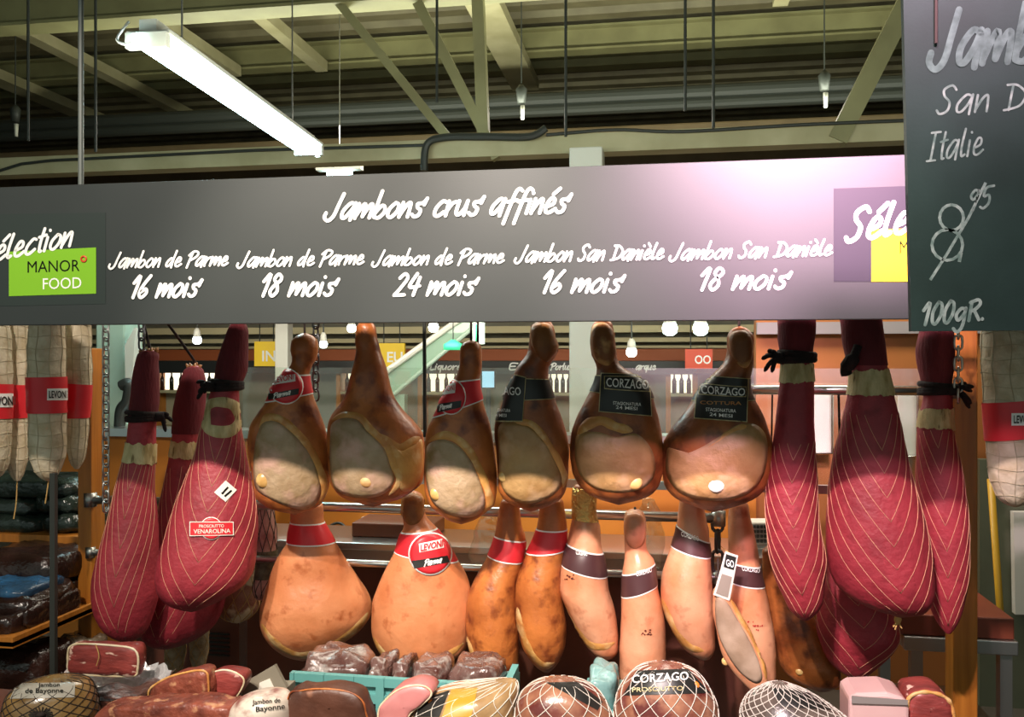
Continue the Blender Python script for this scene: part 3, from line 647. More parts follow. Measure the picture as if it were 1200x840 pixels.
def chain(px, ya, yb, Y, m, lab, L=.042, w=.011, r=.0035):
    a, b = at(px, ya, Y), at(px, yb, Y); n = max(2, int((a.z-b.z)/(L*.72))); mb = MB()
    for i in range(n):
        c = Vector((a.x, a.y, a.z-(i+.5)*(a.z-b.z)/n)); pts = []; e = Vector((1, 0, 0)) if i % 2 == 0 else Vector((.35, .93, 0))
        for k in range(14):
            t = 2*pi*k/14; s = sin(t); pts.append(c+e*(w*cos(t))+Vector((0, 0, (L/2-w)*(1 if s > 0 else -1)*min(1, abs(s)*3)+w*s)))
        mb.tube(pts, r, 6, True)
    return tag(mb.build('chain', m, None, True, origin=b), lab, 'chain')
chain(124, 345, 598, BARY, M['zinc'], 'steel chain hanging beside the left wooden post'); q = at(370, 345, 2.86); tag(MB().tube([(q.x, BARY, BARZ+.018), (q.x, BARY+.05, BARZ+.02), (q.x, 2.87, BARZ-.03)], .004, 6).build('hook', M['iron']), 'small iron hook carrying the chain beside the first ham', 'hook'); chain(370, 352, 468, 2.86, M['iron'], 'dark chain hanging beside the first ham with red label', .04)
chain(841, 598, 670, RY-.0, M['iron'], 'black chain hanging between the last two pale lower hams', .075, .018, .006); chain(1123, 345, 470, BARY, M['zinc'], 'steel chain hanging beside the right wooden post')
chain(166, 345, 408, 2.75, M['iron'], 'short dark chain above the leftmost red ham', .04)
tag(MB().tube([at(497, 345, BARY), at(498, 512, BARY)], .006, 8).build('hanging_cable', M['pipe']), 'straight black cable hanging between the second and third ham', 'cable')
#@@HAMS@@
# ================================================================== SIGN
SY = 2.13
zt_, zb_ = 2.012, 1.639
sg = root('hanging_sign', (-.5, SY, zb_), 'long dark hanging sign headed Jambons crus affinés in white brush writing', 'sign')
xa_, xb_ = at(-70, 300, SY).x, 1.30
MB().box((xa_, SY, zb_), (xb_, SY+.02, zt_)).build('board', M['sign'], sg, bevel=.002)
def spanel(x0, x1, y0, y1, off, m, name, par):
    c = [at(x0, y0[0], SY), at(x1, y0[1], SY), at(x1, y1[1], SY), at(x0, y1[0], SY)]
    f = [p-Vector((0, off, 0)) for p in c]; return MB().prism(f, c).build(name, m, par)
lp = spanel(-60, 124, (252, 249), (360, 356), .001, mat('sign_left_panel', '27302d', rough=.45), 'logo_panel', sg)
gb = spanel(11, 113, (295, 290), (347, 344), .002, M['green'], 'logo_box', lp)
rp = spanel(977, 1180, (221, 214), (330, 330), .001, M['signdark'], 'logo_panel', sg)
yb = spanel(1021, 1110, (269, 267), (330, 330), .002, M['yellow'], 'logo_box', rp)
fm = plane_map(SY, .0026)
write(MB(), 'Sélection', -22, 84, 309, 288, 19, 1.7, fm, .25).build('lettering', M['white'], lp)
t = MB(); type_(t, 'MANOR', 33, 94, 319.5, 317.5, 13.5, fm).build('lettering', M['black'], lp)
type_(MB(), 'FOOD', 51, 96, 339, 337.5, 13, fm).build('lettering', M['white'], lp)
MB().tube([fm(99+3*cos(2*pi*k/12), 303.5+3*sin(2*pi*k/12)) for k in range(12)], .0028, 4, True).build('red_ring', M['reddot'], lp)
write(MB(), 'Sélection', 990, 1147, 284, 258, 26, 2.7, fm, .25).build('lettering', M['white'], rp)
type_(MB(), 'MANOR', 1054, 1110, 297, 295, 14.5, fm).build('lettering', M['black'], rp)
def wr(text, x0, x1, y0, y1, xh, w_): write(MB(), text, x0, x1, y0, y1, xh, w_, fm, .3).build('lettering', M['white'], sg)
wr('Jambons crus affinés', 380, 664, 257, 249, 19, 2.1)
for a, b, y0, y1 in ((128, 266, 314, 311), (278, 425, 313, 309.5), (436, 589, 311.5, 308)): wr('Jambon de Parme', a, b, y0, y1, 11.5, 1.25)
for a, b, y0, y1 in ((603, 776, 307.5, 303.5), (784, 973, 305, 299)): wr('Jambon San Danièle', a, b, y0, y1, 12.5, 1.3)
for t_, a, b, y0, y1 in (('16 mois', 153, 232, 349, 347), ('18 mois', 305, 392, 347, 346), ('24 mois', 462, 556, 346.5, 345), ('16 mois', 634, 727, 343, 342), ('18 mois', 818, 922, 340, 338)): wr(t_, a, b, y0, y1, 17, 1.9)
p = at(92, 205, SY); MB().tube([(p.x, SY+.01, zt_), (p.x, SY+.01, 5.3)], .007, 8).build('hanger_rod', mat('grey_paint', '59605c', rough=.5), sg)
p = at(1150, 205, SY); MB().tube([(p.x, SY+.01, zt_), (p.x, SY+.01, 5.3)], .007, 8).build('hanger_rod', mat('grey_paint', '59605c', rough=.5), sg)

# ---- chalkboard
BY = 1.45
bd = root('chalkboard', at(1200, 387, BY), 'dark slate chalkboard with chalk price 8.95 hanging at right', 'chalkboard')
prism_px([(1058, -22), (1345, -22), (1345, 386), (1068, 388)], BY, .015).build('slate', M['board'], bd)
fb = plane_map(BY, .0006)
def ck(text, x0, x1, y0, y1, xh, w_): write(MB(), text, x0, x1, y0, y1, xh, w_, fb, .15).build('chalk_writing', M['chalk'], bd)
M['chalks'] = mat('chalk_smeared', '4a5f58', '2c3f39', scale=50, rough=.95)
write(MB(), 'Jambon', 1088, 1262, 78, 68, 42, 4.0, fb, .15).build('chalk_writing', M['chalks'], bd, label='smeared chalk heading'); ck('San Daniele', 1097, 1300, 134, 122, 22, 1.4); ck('Italie', 1086, 1150, 189, 181, 22, 1.3)
ck('95', 1133, 1160, 249, 242, 17, 1.5); ck('100gR.', 1080, 1153, 381, 374, 17, 2.0)
k_ = MB()
def chalkline(pts, w_):
    vs = []; fs = []; n_ = len(pts)
    for i, (a, b) in enumerate(pts):
        p0 = pts[max(0, i-1)]; p1 = pts[min(n_-1, i+1)]; dx, dy = p1[0]-p0[0], p1[1]-p0[1]; l = math.hypot(dx, dy)
        vs += [fb(a-dy/l*w_, b+dx/l*w_), fb(a+dy/l*w_, b-dx/l*w_)]
    k_.add(vs, [(2*i, 2*i+1, 2*i+3, 2*i+2) for i in range(n_-1)])
chalkline([(1090, 328), (1110, 297), (1135, 255), (1155, 214)], 1.7); chalkline([(1126, 296), (1124, 307)], 2)
chalkline([(1112+14*sin(a)+ (3 if 1 else 0), 255-15*cos(a)) for a in [2*pi*k/16 for k in range(17)]], 1.8); chalkline([(1110+18*sin(a), 287-18*cos(a)) for a in [2*pi*k/16 for k in range(17)]], 1.8)
k_.build('chalk_writing', M['chalk'], bd)
for px in (1096, 1290):
    p = at(px, 52, BY); MB().tube([(p.x, BY-.004, p.z), (p.x, BY-.004, 3.2), (p.x, BY, 5.3)], .0025, 6).build('hanging_wire', M['rope'], bd)

# ================================================================== HAMS
class Ham:
    def __init__(s, name, label, cat, rows, Y, m, group=None, body='ham_body', **kw):
        s.l = Loft(rows, Y, **kw); L = s.l.lv[-1]
        s.root = root(name, s.l.fr.w(L[2], 0, L[1]), label, cat, group); s.body = s.l.mb.build(body, m, s.root, True)
    def cut(s, poly, m=M['cut'], rim=None, rw=5, rh=.007, dome=.004):
        o = s.l.patch(poly, .0012, dome, 10, sub=6).build('cut_face', m, s.root, True)
        if rim: s.l.ridge(rim, rw, rh).build('fat_rim', M['fat'], s.root, True)
    def knob(s, px, py, r, m=M['bone']):
        c = s.l.cast(px, py, 0); n = (CAM-c).normalized(); t = n.orthogonal().normalized(); b = n.cross(t); mb = MB(); R = 1.15*r*s.l.fr.D/F
        mb.grid(lambda i, j: c-n*.004+(t*cos(2*pi*i/14)+b*sin(2*pi*i/14))*R*cos(j*pi/12)+n*R*.5*sin(j*pi/12), 14, 7, cu=True)
        mb.build('bone_end', m, s.root, True)
    def ring(s, top, bot, m=M['labelred'], edge=M['white'], pad=1.6, off=.0028):
        if edge:
            t2 = [(x, y-pad) for x, y in top]; b2 = [(x, y+pad) for x, y in bot]
            e = s.l.band(t2, b2, off-.0012).build('label_band', edge, s.root, True)
            s.l.band(top, bot, off).build('printed_band', m, e, True); return e
        return s.l.band(top, bot, off).build('label_band', m, s.root, True)
    def fm(s, off): return lambda a, b: s.l.cast(a, b, off)
    def plaque(s, poly, m, off=.004, edge=None, grow=1.08, n=12):
        par = s.root
        if edge:
            cx = sum(p[0] for p in poly)/4; cy = sum(p[1] for p in poly)/4
            P2 = [(cx+(x-cx)*grow, cy+(y-cy)*grow) for x, y in poly]
            par = quadpatch(P2, s.fm(off-.001), n).build('label', edge, s.root, True); 
            return quadpatch(poly, s.fm(off), n).build('label_print', m, par, True)
        return quadpatch(poly, s.fm(off), n).build('label', m, par, True)
    def round_label(s, cx, cy, r, sq=1.0, off=.0045, tilt=0):
        def disc(rr, o, m, nm, par):
            pts = [(cx+rr*sq*cos(2*pi*k/16), cy+rr*sin(2*pi*k/16)) for k in range(16)]; return s.l.patch(pts, o, 0, 5, sub=2).build(nm, m, par, True)
        lb = disc(r, off, M['white'], 'round_label', s.root); disc(r*.93, off+.001, M['labelred'], 'label_print', lb); return lb
    def text(s, text, x0, x1, y0, y1, h, par, m=M['white'], off=.0075, bold=.01):
        type_(MB(), text, x0, x1, y0, y1, h, s.fm(off), bold).build('lettering', m, par)
    def script(s, text, x0, x1, y0, y1, xh, w_, par, m=M['white'], off=.0075):
        write(MB(), text, x0, x1, y0, y1, xh, w_, s.fm(off)).build('lettering', m, par)
    def cord(s, px, py, dep=0, to=None, r=.004, m=M['rope']):
        p = s.l.fr.p(px, py, dep)
        MB().tube(crom([p, p+Vector((0, 0, .03)), to or Vector((p.x, BARY, BARZ+.016))], 6), r, 8).build('hanging_cord', m, s.root, True)
    def stamp(s, cx, cy, wd, n=5, m=M['stamp'], ang=.3):
        mb = MB(); rnd = random.Random(int(cx*7+cy))
        for i in range(n*3):
            x = cx+rnd.uniform(-.5, .5)*wd; y = cy+rnd.choice((-1, 0, 1))*wd*.2-(x-cx)*ang+rnd.uniform(-.5, .5); a = rnd.uniform(.5, 1.6); h = rnd.uniform(.4, 1.5); K = 7; e_ = .0018+.0001*(i % 9)
            mb.add([s.l.cast(x+a*cos(2*pi*k/K)*rnd.uniform(.6, 1.2), y+h*sin(2*pi*k/K)*rnd.uniform(.6, 1.2), e_) for k in range(K)], [tuple(range(K))])
        mb.build('ink_stamp', m, s.root)
def corner_black(h, p1, p2, band_t, band_b):
    """black label: a wide front plaque with a band around the neck"""
    b = h.ring(band_t, band_b, M['labelblack'], M['cream'], 1.0, .003)
    return b
UR = dict(ratio=(.95, .62), split=(.2, .5))
U1 = Ham('cured_ham', 'cured ham with red label band, upper row beside the big left red netted ham', 'ham',
 [(391,353,361),(394,347,367),(400,342,372),(410,341,373),(420,343,371),(428,341,366),(440,328,363),(455,318,366),(470,312,370),(485,301,376),(500,293,381),(520,290,385),(545,293,387),(565,297,387),(580,299,383),(592,312,376),(598,326,364),(601,338,354)], 2.72, M['skin'], seed=1, **UR)
U1.cut([(310,494),(326,495),(345,510),(362,530),(372,552),(376,574),(370,590),(356,597),(334,592),(314,583),(300,572),(297,553),(298,528),(302,508)], rim=[(303,502),(312,490),(328,491),(348,507),(365,529),(376,554),(380,576),(373,592)], rw=4)
U1.ridge = U1.l.ridge([(336,543),(332,560),(345,575),(368,580)], 3, .004).build('muscle_fold', M['cut'], U1.root, True)
U1.knob(310, 562, 8); U1.ring([(326,441),(364,440)], [(313,470),(370,459)])
lb = U1.round_label(335, 453, 21, .95); U1.plaque([(322,443),(346,439),(346,447),(321,452)], M['white'], .006); U1.text('LEVONI', 324, 344, 450, 445, 6, lb, M['labelred'], .0085)
U1.plaque([(316,462),(350,455),(349,462),(316,469)], M['labelblack'], .006); U1.script('Parma', 322, 340, 467, 462, 4, .5, lb); U1.cord(357, 396, to=None)
U2 = Ham('cured_ham', 'cured ham without any label and with a broad pale cut face, upper row', 'ham',
 [(377,422,436),(384,418,440),(395,417,441),(400,416,443),(410,417,446),(430,413,453),(450,408,458),(465,403,463),(480,393,472),(490,387,481),(500,385,490),(510,384,496),(530,384,498),(550,385,497),(565,387,494),(576,394,484),(584,405,472),(589,420,455)], 2.76, M['skin'], seed=2, **UR)
U2.cut([(389,497),(402,490),(418,492),(430,505),(450,525),(457,545),(462,562),(452,577),(432,583),(405,580),(391,570),(387,545),(387,515)], rim=[(388,492),(404,486),(422,489),(434,503),(453,522),(462,545),(468,564),(455,581)], rw=4)
U2.l.ridge([(436,509),(452,516),(468,524),(482,518),(493,512)], 4.5, .006).build('fat_rim', M['fat'], U2.root, True)
U2.l.patch([(456,518),(470,528),(486,520),(494,515),(496,535),(494,555),(484,573),(470,574),(467,555),(460,535)], .001, .004, 7).build('fat_flap', M['fat'], U2.root, True)
U2.knob(430, 563, 7, M['fat']); U2.stamp(449, 558, 16, 4); U2.cord(430, 382, to=None)
U3 = Ham('cured_ham', 'cured ham with red label band, upper row by the black cable', 'ham',
 [(400,546,559),(403,542,563),(410,539,565),(425,538,565),(435,536,564),(445,531,561),(455,524,562),(470,516,566),(485,511,570),(500,502,575),(520,498,579),(545,497,581),(570,498,582),(590,503,580),(602,515,568),(609,525,556),(612,533,548)], 2.72, M['skin'], seed=3, **UR)
U3.cut([(502,521),(520,515),(540,525),(555,547),(566,575),(568,592),(560,603),(545,606),(524,601),(507,588),(500,565),(499,540)], rim=[(501,518),(514,511),(528,511),(546,523),(560,546),(571,573),(574,592),(564,606)], rw=4)
U3.knob(512, 578, 7); U3.ring([(526,449),(562,445)], [(512,487),(568,466)])
lb = U3.round_label(529, 465, 21, .8); U3.plaque([(519,452),(535,450),(534,461),(517,464)], M['white'], .006); U3.text('LEVONI', 519, 534, 461, 458, 6, lb, M['labelred'], .0085)
U3.plaque([(514,474),(541,469),(540,477),(514,484)], M['labelblack'], .006); U3.script('Parma', 517, 530, 481, 477, 4, .5, lb); U3.cord(552, 404); U3.cord(560, 404)
U4 = Ham('cured_ham', 'cured ham with black label cut off at its left, upper row, torn golden shank', 'ham',
 [(377,629,645),(382,623,648),(395,620,651),(410,619,653),(420,614,650),(430,606,643),(442,601,643),(455,594,646),(470,588,651),(485,583,657),(495,580,660),(510,579,664),(530,581,667),(550,583,667),(570,583,664),(583,588,658),(592,601,645),(597,614,630)], 2.74, M['skind'], seed=4, **UR)
U4.cut([(585,499),(604,495),(620,500),(636,515),(650,540),(658,560),(654,574),(640,584),(618,590),(598,583),(587,566),(585,535)], M['cutg'], rim=[(600,496),(620,496),(634,508),(650,532),(661,556),(660,572)], rw=4)
U4.knob(591, 558, 6); U4.l.patch([(624,381),(643,379),(650,393),(655,408),(648,418),(640,424),(628,414),(622,398)], .001, .012, 6).build('dried_shank_skin', M['shank'], U4.root, True)
U4.ring([(600,443),(646,445)], [(594,468),(651,466)], M['labelblack'], M['cream'], 1)
lp_ = U4.plaque([(592,437),(616,443),(612,493),(575,493)], M['labelblack'], .0045, M['cream'], 1.05); U4.text('RZAGO', 583, 611, 463, 463, 9, lp_, M['white'])
U4.text('STAGIONATURA', 578, 599, 483, 483, 3.6, lp_); U4.text('24 MESI', 581, 595, 489, 489, 3.6, lp_); U4.knob(605, 482, 2.6, M['orangedot']); U4.cord(634, 381)
U5 = Ham('cured_ham', 'cured ham with a square black label, upper row under the round lamp', 'ham',
 [(375,701,713),(379,695,717),(386,692,719),(400,691,721),(415,692,723),(425,697,726),(433,699,734),(440,698,748),(450,695,758),(460,690,764),(475,683,768),(490,676,772),(510,670,776),(530,668,778),(550,669,777),(565,675,774),(577,685,765),(584,698,752),(588,712,738)], 2.74, M['skind'], seed=5, **UR)
U5.cut([(678,508),(700,506),(722,512),(745,508),(762,524),(768,545),(764,562),(750,573),(725,577),(700,573),(684,562),(676,545),(674,524)], M['cutg'], rim=[(676,512),(688,498),(705,493),(722,500),(742,505)], rw=5)
U5.knob(744, 565, 7.5); U5.l.patch([(694,384),(708,378),(719,388),(720,402),(722,416),(714,428),(702,425),(694,412)], .001, .008, 6).build('dried_shank_skin', M['shank'], U5.root, True)
U5.ring([(698,440),(756,443)], [(694,458),(763,466)], M['labelblack'], M['cream'], 1)
lp_ = U5.plaque([(706,438),(759,441),(762,487),(703,482)], M['labelblack'], .0048, M['cream'], 1.04); fr_ = U5.plaque([(709,441),(759,443),(760,460),(709,456)], M['cream'], .006); U5.plaque([(710,442),(758,444),(759,459),(710,455)], M['labelblack'], .0072)
U5.text('CORZAGO', 712, 757, 453, 457, 9.5, lp_, M['white'], .0095); U5.text('STAGIONATURA', 719, 750, 474, 476, 4, lp_); U5.text('24 MESI', 722, 746, 479, 481, 4, lp_); U5.knob(755, 478, 2.6, M['orangedot']); U5.cord(706, 379)
U6 = Ham('cured_ham', 'broad cured ham with black label and shining bone end, rightmost of the upper row', 'ham',
 [(384,860,874),(388,855,879),(396,852,883),(410,853,883),(425,848,882),(435,838,880),(447,827,878),(460,817,880),(475,808,889),(490,797,897),(505,785,902),(525,776,905),(545,775,904),(565,777,899),(580,786,888),(590,802,868),(597,824,846)], 2.74, M['skind'], seed=6, **UR)
U6.cut([(783,525),(800,532),(822,524),(842,512),(864,498),(884,497),(897,510),(899,535),(893,560),(878,577),(850,586),(815,584),(793,574),(781,553)], M['cutg'], rim=[(783,535),(800,540),(822,531),(844,517),(865,503),(884,500)], rw=4.5)
U6.knob(839, 567, 8.5, M['sticker']); U6.l.patch([(855,392),(872,387),(881,397),(882,415),(876,430),(866,428),(856,412)], .001, .008, 6).build('dried_shank_skin', M['shank'], U6.root, True)
U6.ring([(830,444),(879,444)], [(818,468),(884,468)], M['labelblack'], M['cream'], 1)
lp_ = U6.plaque([(820,441),(875,444),(874,494),(815,490)], M['labelblack'], .0048, M['cream'], 1.04); U6.plaque([(822,450),(873,453),(873,466),(820,463)], M['cream'], .006); U6.plaque([(823,451),(872,454),(872,465),(821,462)], M['labelblack'], .0072)
U6.text('CORZAGO', 824, 871, 462, 464, 9, lp_, M['white'], .0095); U6.text('COTTURA', 822, 868, 474, 475, 4, lp_, M['fat']); U6.text('STAGIONATURA', 828, 862, 482, 484, 4, lp_); U6.text('24 MESI', 832, 858, 488, 490, 4, lp_); U6.knob(867, 485, 2.6, M['orangedot']); U6.cord(866, 388)

# ---- lower row
LR = dict(ratio=(1, .62), split=(.15, .5)); LS = dict(ratio=(1, 1.15), split=(.15, .5), dmax=.11)
def low(h, px): p = h.l.fr.p(px, h.l_y, .0); h.cord(px, h.l_y, .0, Vector((p.x, RY-.012, zr1+.02)))
L1 = Ham('cured_ham', 'broad orange ham with plain red band, leftmost of the lower row', 'ham',
 [(588,345,375),(592,341,379),(597,340,379),(605,340,379),(612,340,380),(622,337,385),(635,335,392),(645,329,398),(660,321,407),(680,313,420),(697,308,431),(710,304,435),(724,304,434),(737,307,426),(748,313,414),(757,321,400),(765,331,386),(770,340,371),(773,349,361)], 2.98, M['skinl'], seed=7, **LR)
L1.ring([(340,613),(382,612)], [(334,634.5),(392,633)]); L1.l_y = 596; low(L1, 360)
L1.l.ridge([(305,728),(318,748),(335,762),(356,768),(385,758),(408,744),(424,729),(432,716)], 3.5, .005).build('fat_rim', M['fat'], L1.root, True)
L2 = Ham('cured_ham', 'broad orange ham with round red Parma label, second in the lower row', 'ham',
 [(576,478,490),(579,473,494),(585,470,497),(595,469,497),(605,471,500),(617,473,510),(627,469,518),(640,465,527),(655,458,535),(670,450,545),(690,441,551),(705,436,552),(725,434,552),(745,437,550),(760,443,547),(769,450,538),(776,461,524),(781,474,510),(783,485,498)], 2.98, M['skinl'], seed=8, **LR)
L2.l.ridge([(437,745),(446,762),(460,772),(485,778),(510,774),(530,764),(545,752)], 3.2, .005).build('fat_rim', M['fat'], L2.root, True)
L2.l.patch([(471,582),(483,577),(496,583),(498,597),(492,611),(480,615),(471,604)], .0005, .006, 6).build('dried_shank_skin', M['shank'], L2.root, True)
L2.ring([(472,624),(520,618)], [(468,646),(530,655)]); lb = L2.round_label(504, 649, 25)
L2.plaque([(491,637),(517,632),(519,642),(492,647)], M['white'], .0062); L2.text('LEVONI', 493, 517, 645.5, 640.5, 7, lb, M['labelred'], .0095, .03)
L2.plaque([(483,657),(523,651),(526,659),(486,666)], M['labelblack'], .0062); L2.script('Parma', 497, 516, 663, 659, 5, .6, lb); L2.knob(490, 658, 2.4, M['orangedot']); L2.l_y = 600; low(L2, 484)
L3 = Ham('cured_ham', 'narrow side-on ham with red band, left of the lower row pair', 'ham',
 [(584,590,604),(588,586,608),(600,584,610),(615,582,612),(628,580,616),(640,576,616),(655,570,614),(672,559,610),(690,551,607),(708,546,606),(730,545,607),(750,547,608),(768,552,608),(783,561,606),(791,571,602),(797,582,594)], 2.99, M['skin'], seed=9, **LS)
L3.ring([(580,628.5),(617,634)], [(573,650),(616,657)]); L3.l.ridge([(547,745),(552,766),(562,782),(576,791),(594,789)], 3.2, .005).build('fat_rim', M['fat'], L3.root, True); L3.l_y = 592; low(L3, 597)
L4 = Ham('cured_ham', 'narrow side-on ham with red band, right of the lower row pair', 'ham',
 [(582,637,655),(587,632,660),(605,631,662),(617,629,664),(632,624,664),(648,617,663),(660,613,662),(675,607,661),(695,604,660),(720,604,662),(738,607,664),(755,611,663),(770,619,658),(780,627,651),(787,637,644)], 2.98, M['skin'], seed=10, **LS)
L4.ring([(628,620),(665,621)], [(619,646),(664,642)]); L4.l.ridge([(606,710),(609,730),(616,752),(626,770),(638,780),(652,776)], 3.2, .005).build('fat_rim', M['fat'], L4.root, True); L4.l_y = 592; low(L4, 645)
L5 = Ham('cured_ham', 'pale ham with gold foil on the shank end and brown band, lower row', 'ham',
 [(566,678,690),(569,673,695),(577,670,698),(590,670,699),(607,671,699),(614,669,703),(635,664,704),(650,660,708),(668,657,710),(690,655,714),(708,661,719),(730,671,723),(748,682,725),(760,690,725),(768,698,720),(772,704,714)], 2.98, M['skinp'], seed=11, **LS)
L5.l.band([(669,566),(700,566)], [(669,607),(701,611)], .002, rows=8).build('gold_foil_cap', M['gold'], L5.root, True)
e = L5.ring([(665,637),(706,648)], [(659,659),(708,673)], M['labelbrown']); L5.text('CORZAGO', 676, 688, 650, 652, 5.5, e, M['white']); L5.stamp(668, 676, 11, 4, ang=0)
L5.l.ridge([(657,700),(664,720),(676,740),(690,755),(707,758),(722,752)], 3.5, .005).build('fat_rim', M['fat'], L5.root, True); L5.l_y = 585; low(L5, 684)
L6 = Ham('cured_ham', 'pale narrow ham in clear film with round knuckle and dark spot, lower row', 'ham',
 [(597,738,749),(600,733,754),(606,731,756),(620,730,757),(635,731,757),(646,731,759),(655,731,766),(668,729,769),(690,728,772),(710,728,777),(740,727,780),(765,726,780),(790,726,774),(805,731,764),(813,738,752)], 2.96, M['skinp'], seed=12, **LS)
L6.l.patch([(733,604),(744,599),(754,605),(757,622),(754,637),(744,643),(735,637),(731,622)], .0005, .008, 6).build('knuckle', M['shank'] if 0 else M['skinp'], L6.root, True)
e = L6.ring([(728,673),(768,661)], [(728,697),(772,683)], M['labelbrown']); L6.text('CORZAGO', 746, 762, 675, 670, 5.5, e, M['white']); L6.stamp(757, 741, 12, 4, ang=.1); L6.l_y = 606; low(L6, 744)
L7 = Ham('cured_ham', 'pale ham with brown band left of the black chain, lower row', 'ham',
 [(580,802,820),(585,797,825),(595,795,825),(607,794,827),(620,792,831),(640,787,832),(660,780,833),(680,775,834),(700,774,836),(720,779,838),(740,788,838),(755,798,838),(764,807,836),(771,818,832)], 2.98, M['skinp'], seed=13, **LS)
e = L7.ring([(796,617),(830,635)], [(788,638),(834,652)], M['labelbrown']); L7.text('CORZAGO', 800, 818, 628, 634, 5.5, e, M['white']); L7.l.ridge([(775,700),(782,722),(794,744),(808,758),(826,763)], 4, .005).build('fat_rim', M['fat'], L7.root, True); L7.l_y = 592; low(L7, 811)
L8 = Ham('cured_ham', 'pale long ham with brown band and red ink stamp, rightmost of the lower row', 'ham',
 [(588,859,875),(593,855,878),(605,854,880),(622,853,883),(650,853,889),(670,853,893),(690,853,897),(720,856,903),(745,861,908),(770,867,910),(790,876,910),(803,886,907),(811,893,902)], 3.0, M['skinp'], seed=14, ratio=(1, 1), dmax=.09)
e = L8.ring([(853,657),(890,664)], [(853,678),(895,686)], M['labelbrown']); L8.text('CORZAGO', 870, 888, 668, 671, 5.5, e, M['white']); L8.stamp(884, 733, 24, 6, mat('red_ink', 'a03028', rough=.6), 0); L8.l_y = 598; low(L8, 867)
L9 = Ham('cured_ham', 'grey cut-faced ham hanging under the small paper tag', 'ham',
 [(688,838,846),(692,835,851),(700,834,857),(712,834,864),(740,838,879),(765,845,890),(785,856,897),(800,869,899),(810,880,897),(815,886,893)], 2.86, M['skinp'], seed=15, ratio=(.8, .45), split=(.1, .4))
L9.cut([(839,700),(850,703),(862,722),(877,748),(889,775),(893,795),(884,800),(866,786),(850,762),(840,735)], mat('cut_face_grey', 'b39c88', '98806a', scale=12, rough=.5, bump=.2, bscale=45), rim=[(855,700),(868,722),(883,748),(895,775),(898,797)], rw=3); L9.knob(846, 777, 4); L9.knob(885, 793, 3)
p = L9.l.fr.p(842, 690); MB().tube([p, p+Vector((.0, .03, .09))], .003, 6).build('hanging_cord', M['rope'], L9.root)
tg = root('paper_tag', at(850, 704, 2.83), 'small grey and white paper tag hanging from the black chain', 'tag')
prism_px([(850,646),(865,651),(855,704),(836,697)], 2.84, .002).build('tag_card', M['greywhite'], tg)
fmt = plane_map(2.838, 0); quadpatch([(851,649),(863,653),(860,668),(848,664)], fmt, 2).build('tag_print', M['labelblack'], tg); quadpatch([(846,672),(858,676),(853,700),(839,695)], fmt, 2).build('tag_print', mat('tag_grey', '8d8378', rough=.6), tg)
type_(MB(), 'GO', 851, 860, 663, 665, 8, plane_map(2.836, 0), .02).build('lettering', M['white'], tg)
MB().tube([at(856, 649, 2.84), at(845, 640, 2.95)], .0015, 6).build('tag_string', M['jute'], tg)
L10 = Ham('cured_ham', 'shadowed brown ham hanging behind the right red netted hams', 'ham',
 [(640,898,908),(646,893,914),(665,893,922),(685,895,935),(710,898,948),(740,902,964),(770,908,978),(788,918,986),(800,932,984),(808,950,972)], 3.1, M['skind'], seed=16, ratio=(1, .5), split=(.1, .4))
L10.knob(937, 786, 4); p = L10.l.fr.p(903, 644); MB().tube(crom([p, p+Vector((0, 0, .15)), Vector((p.x, RY, zr3))], 4), .003, 6).build('hanging_cord', M['rope'], L10.root)

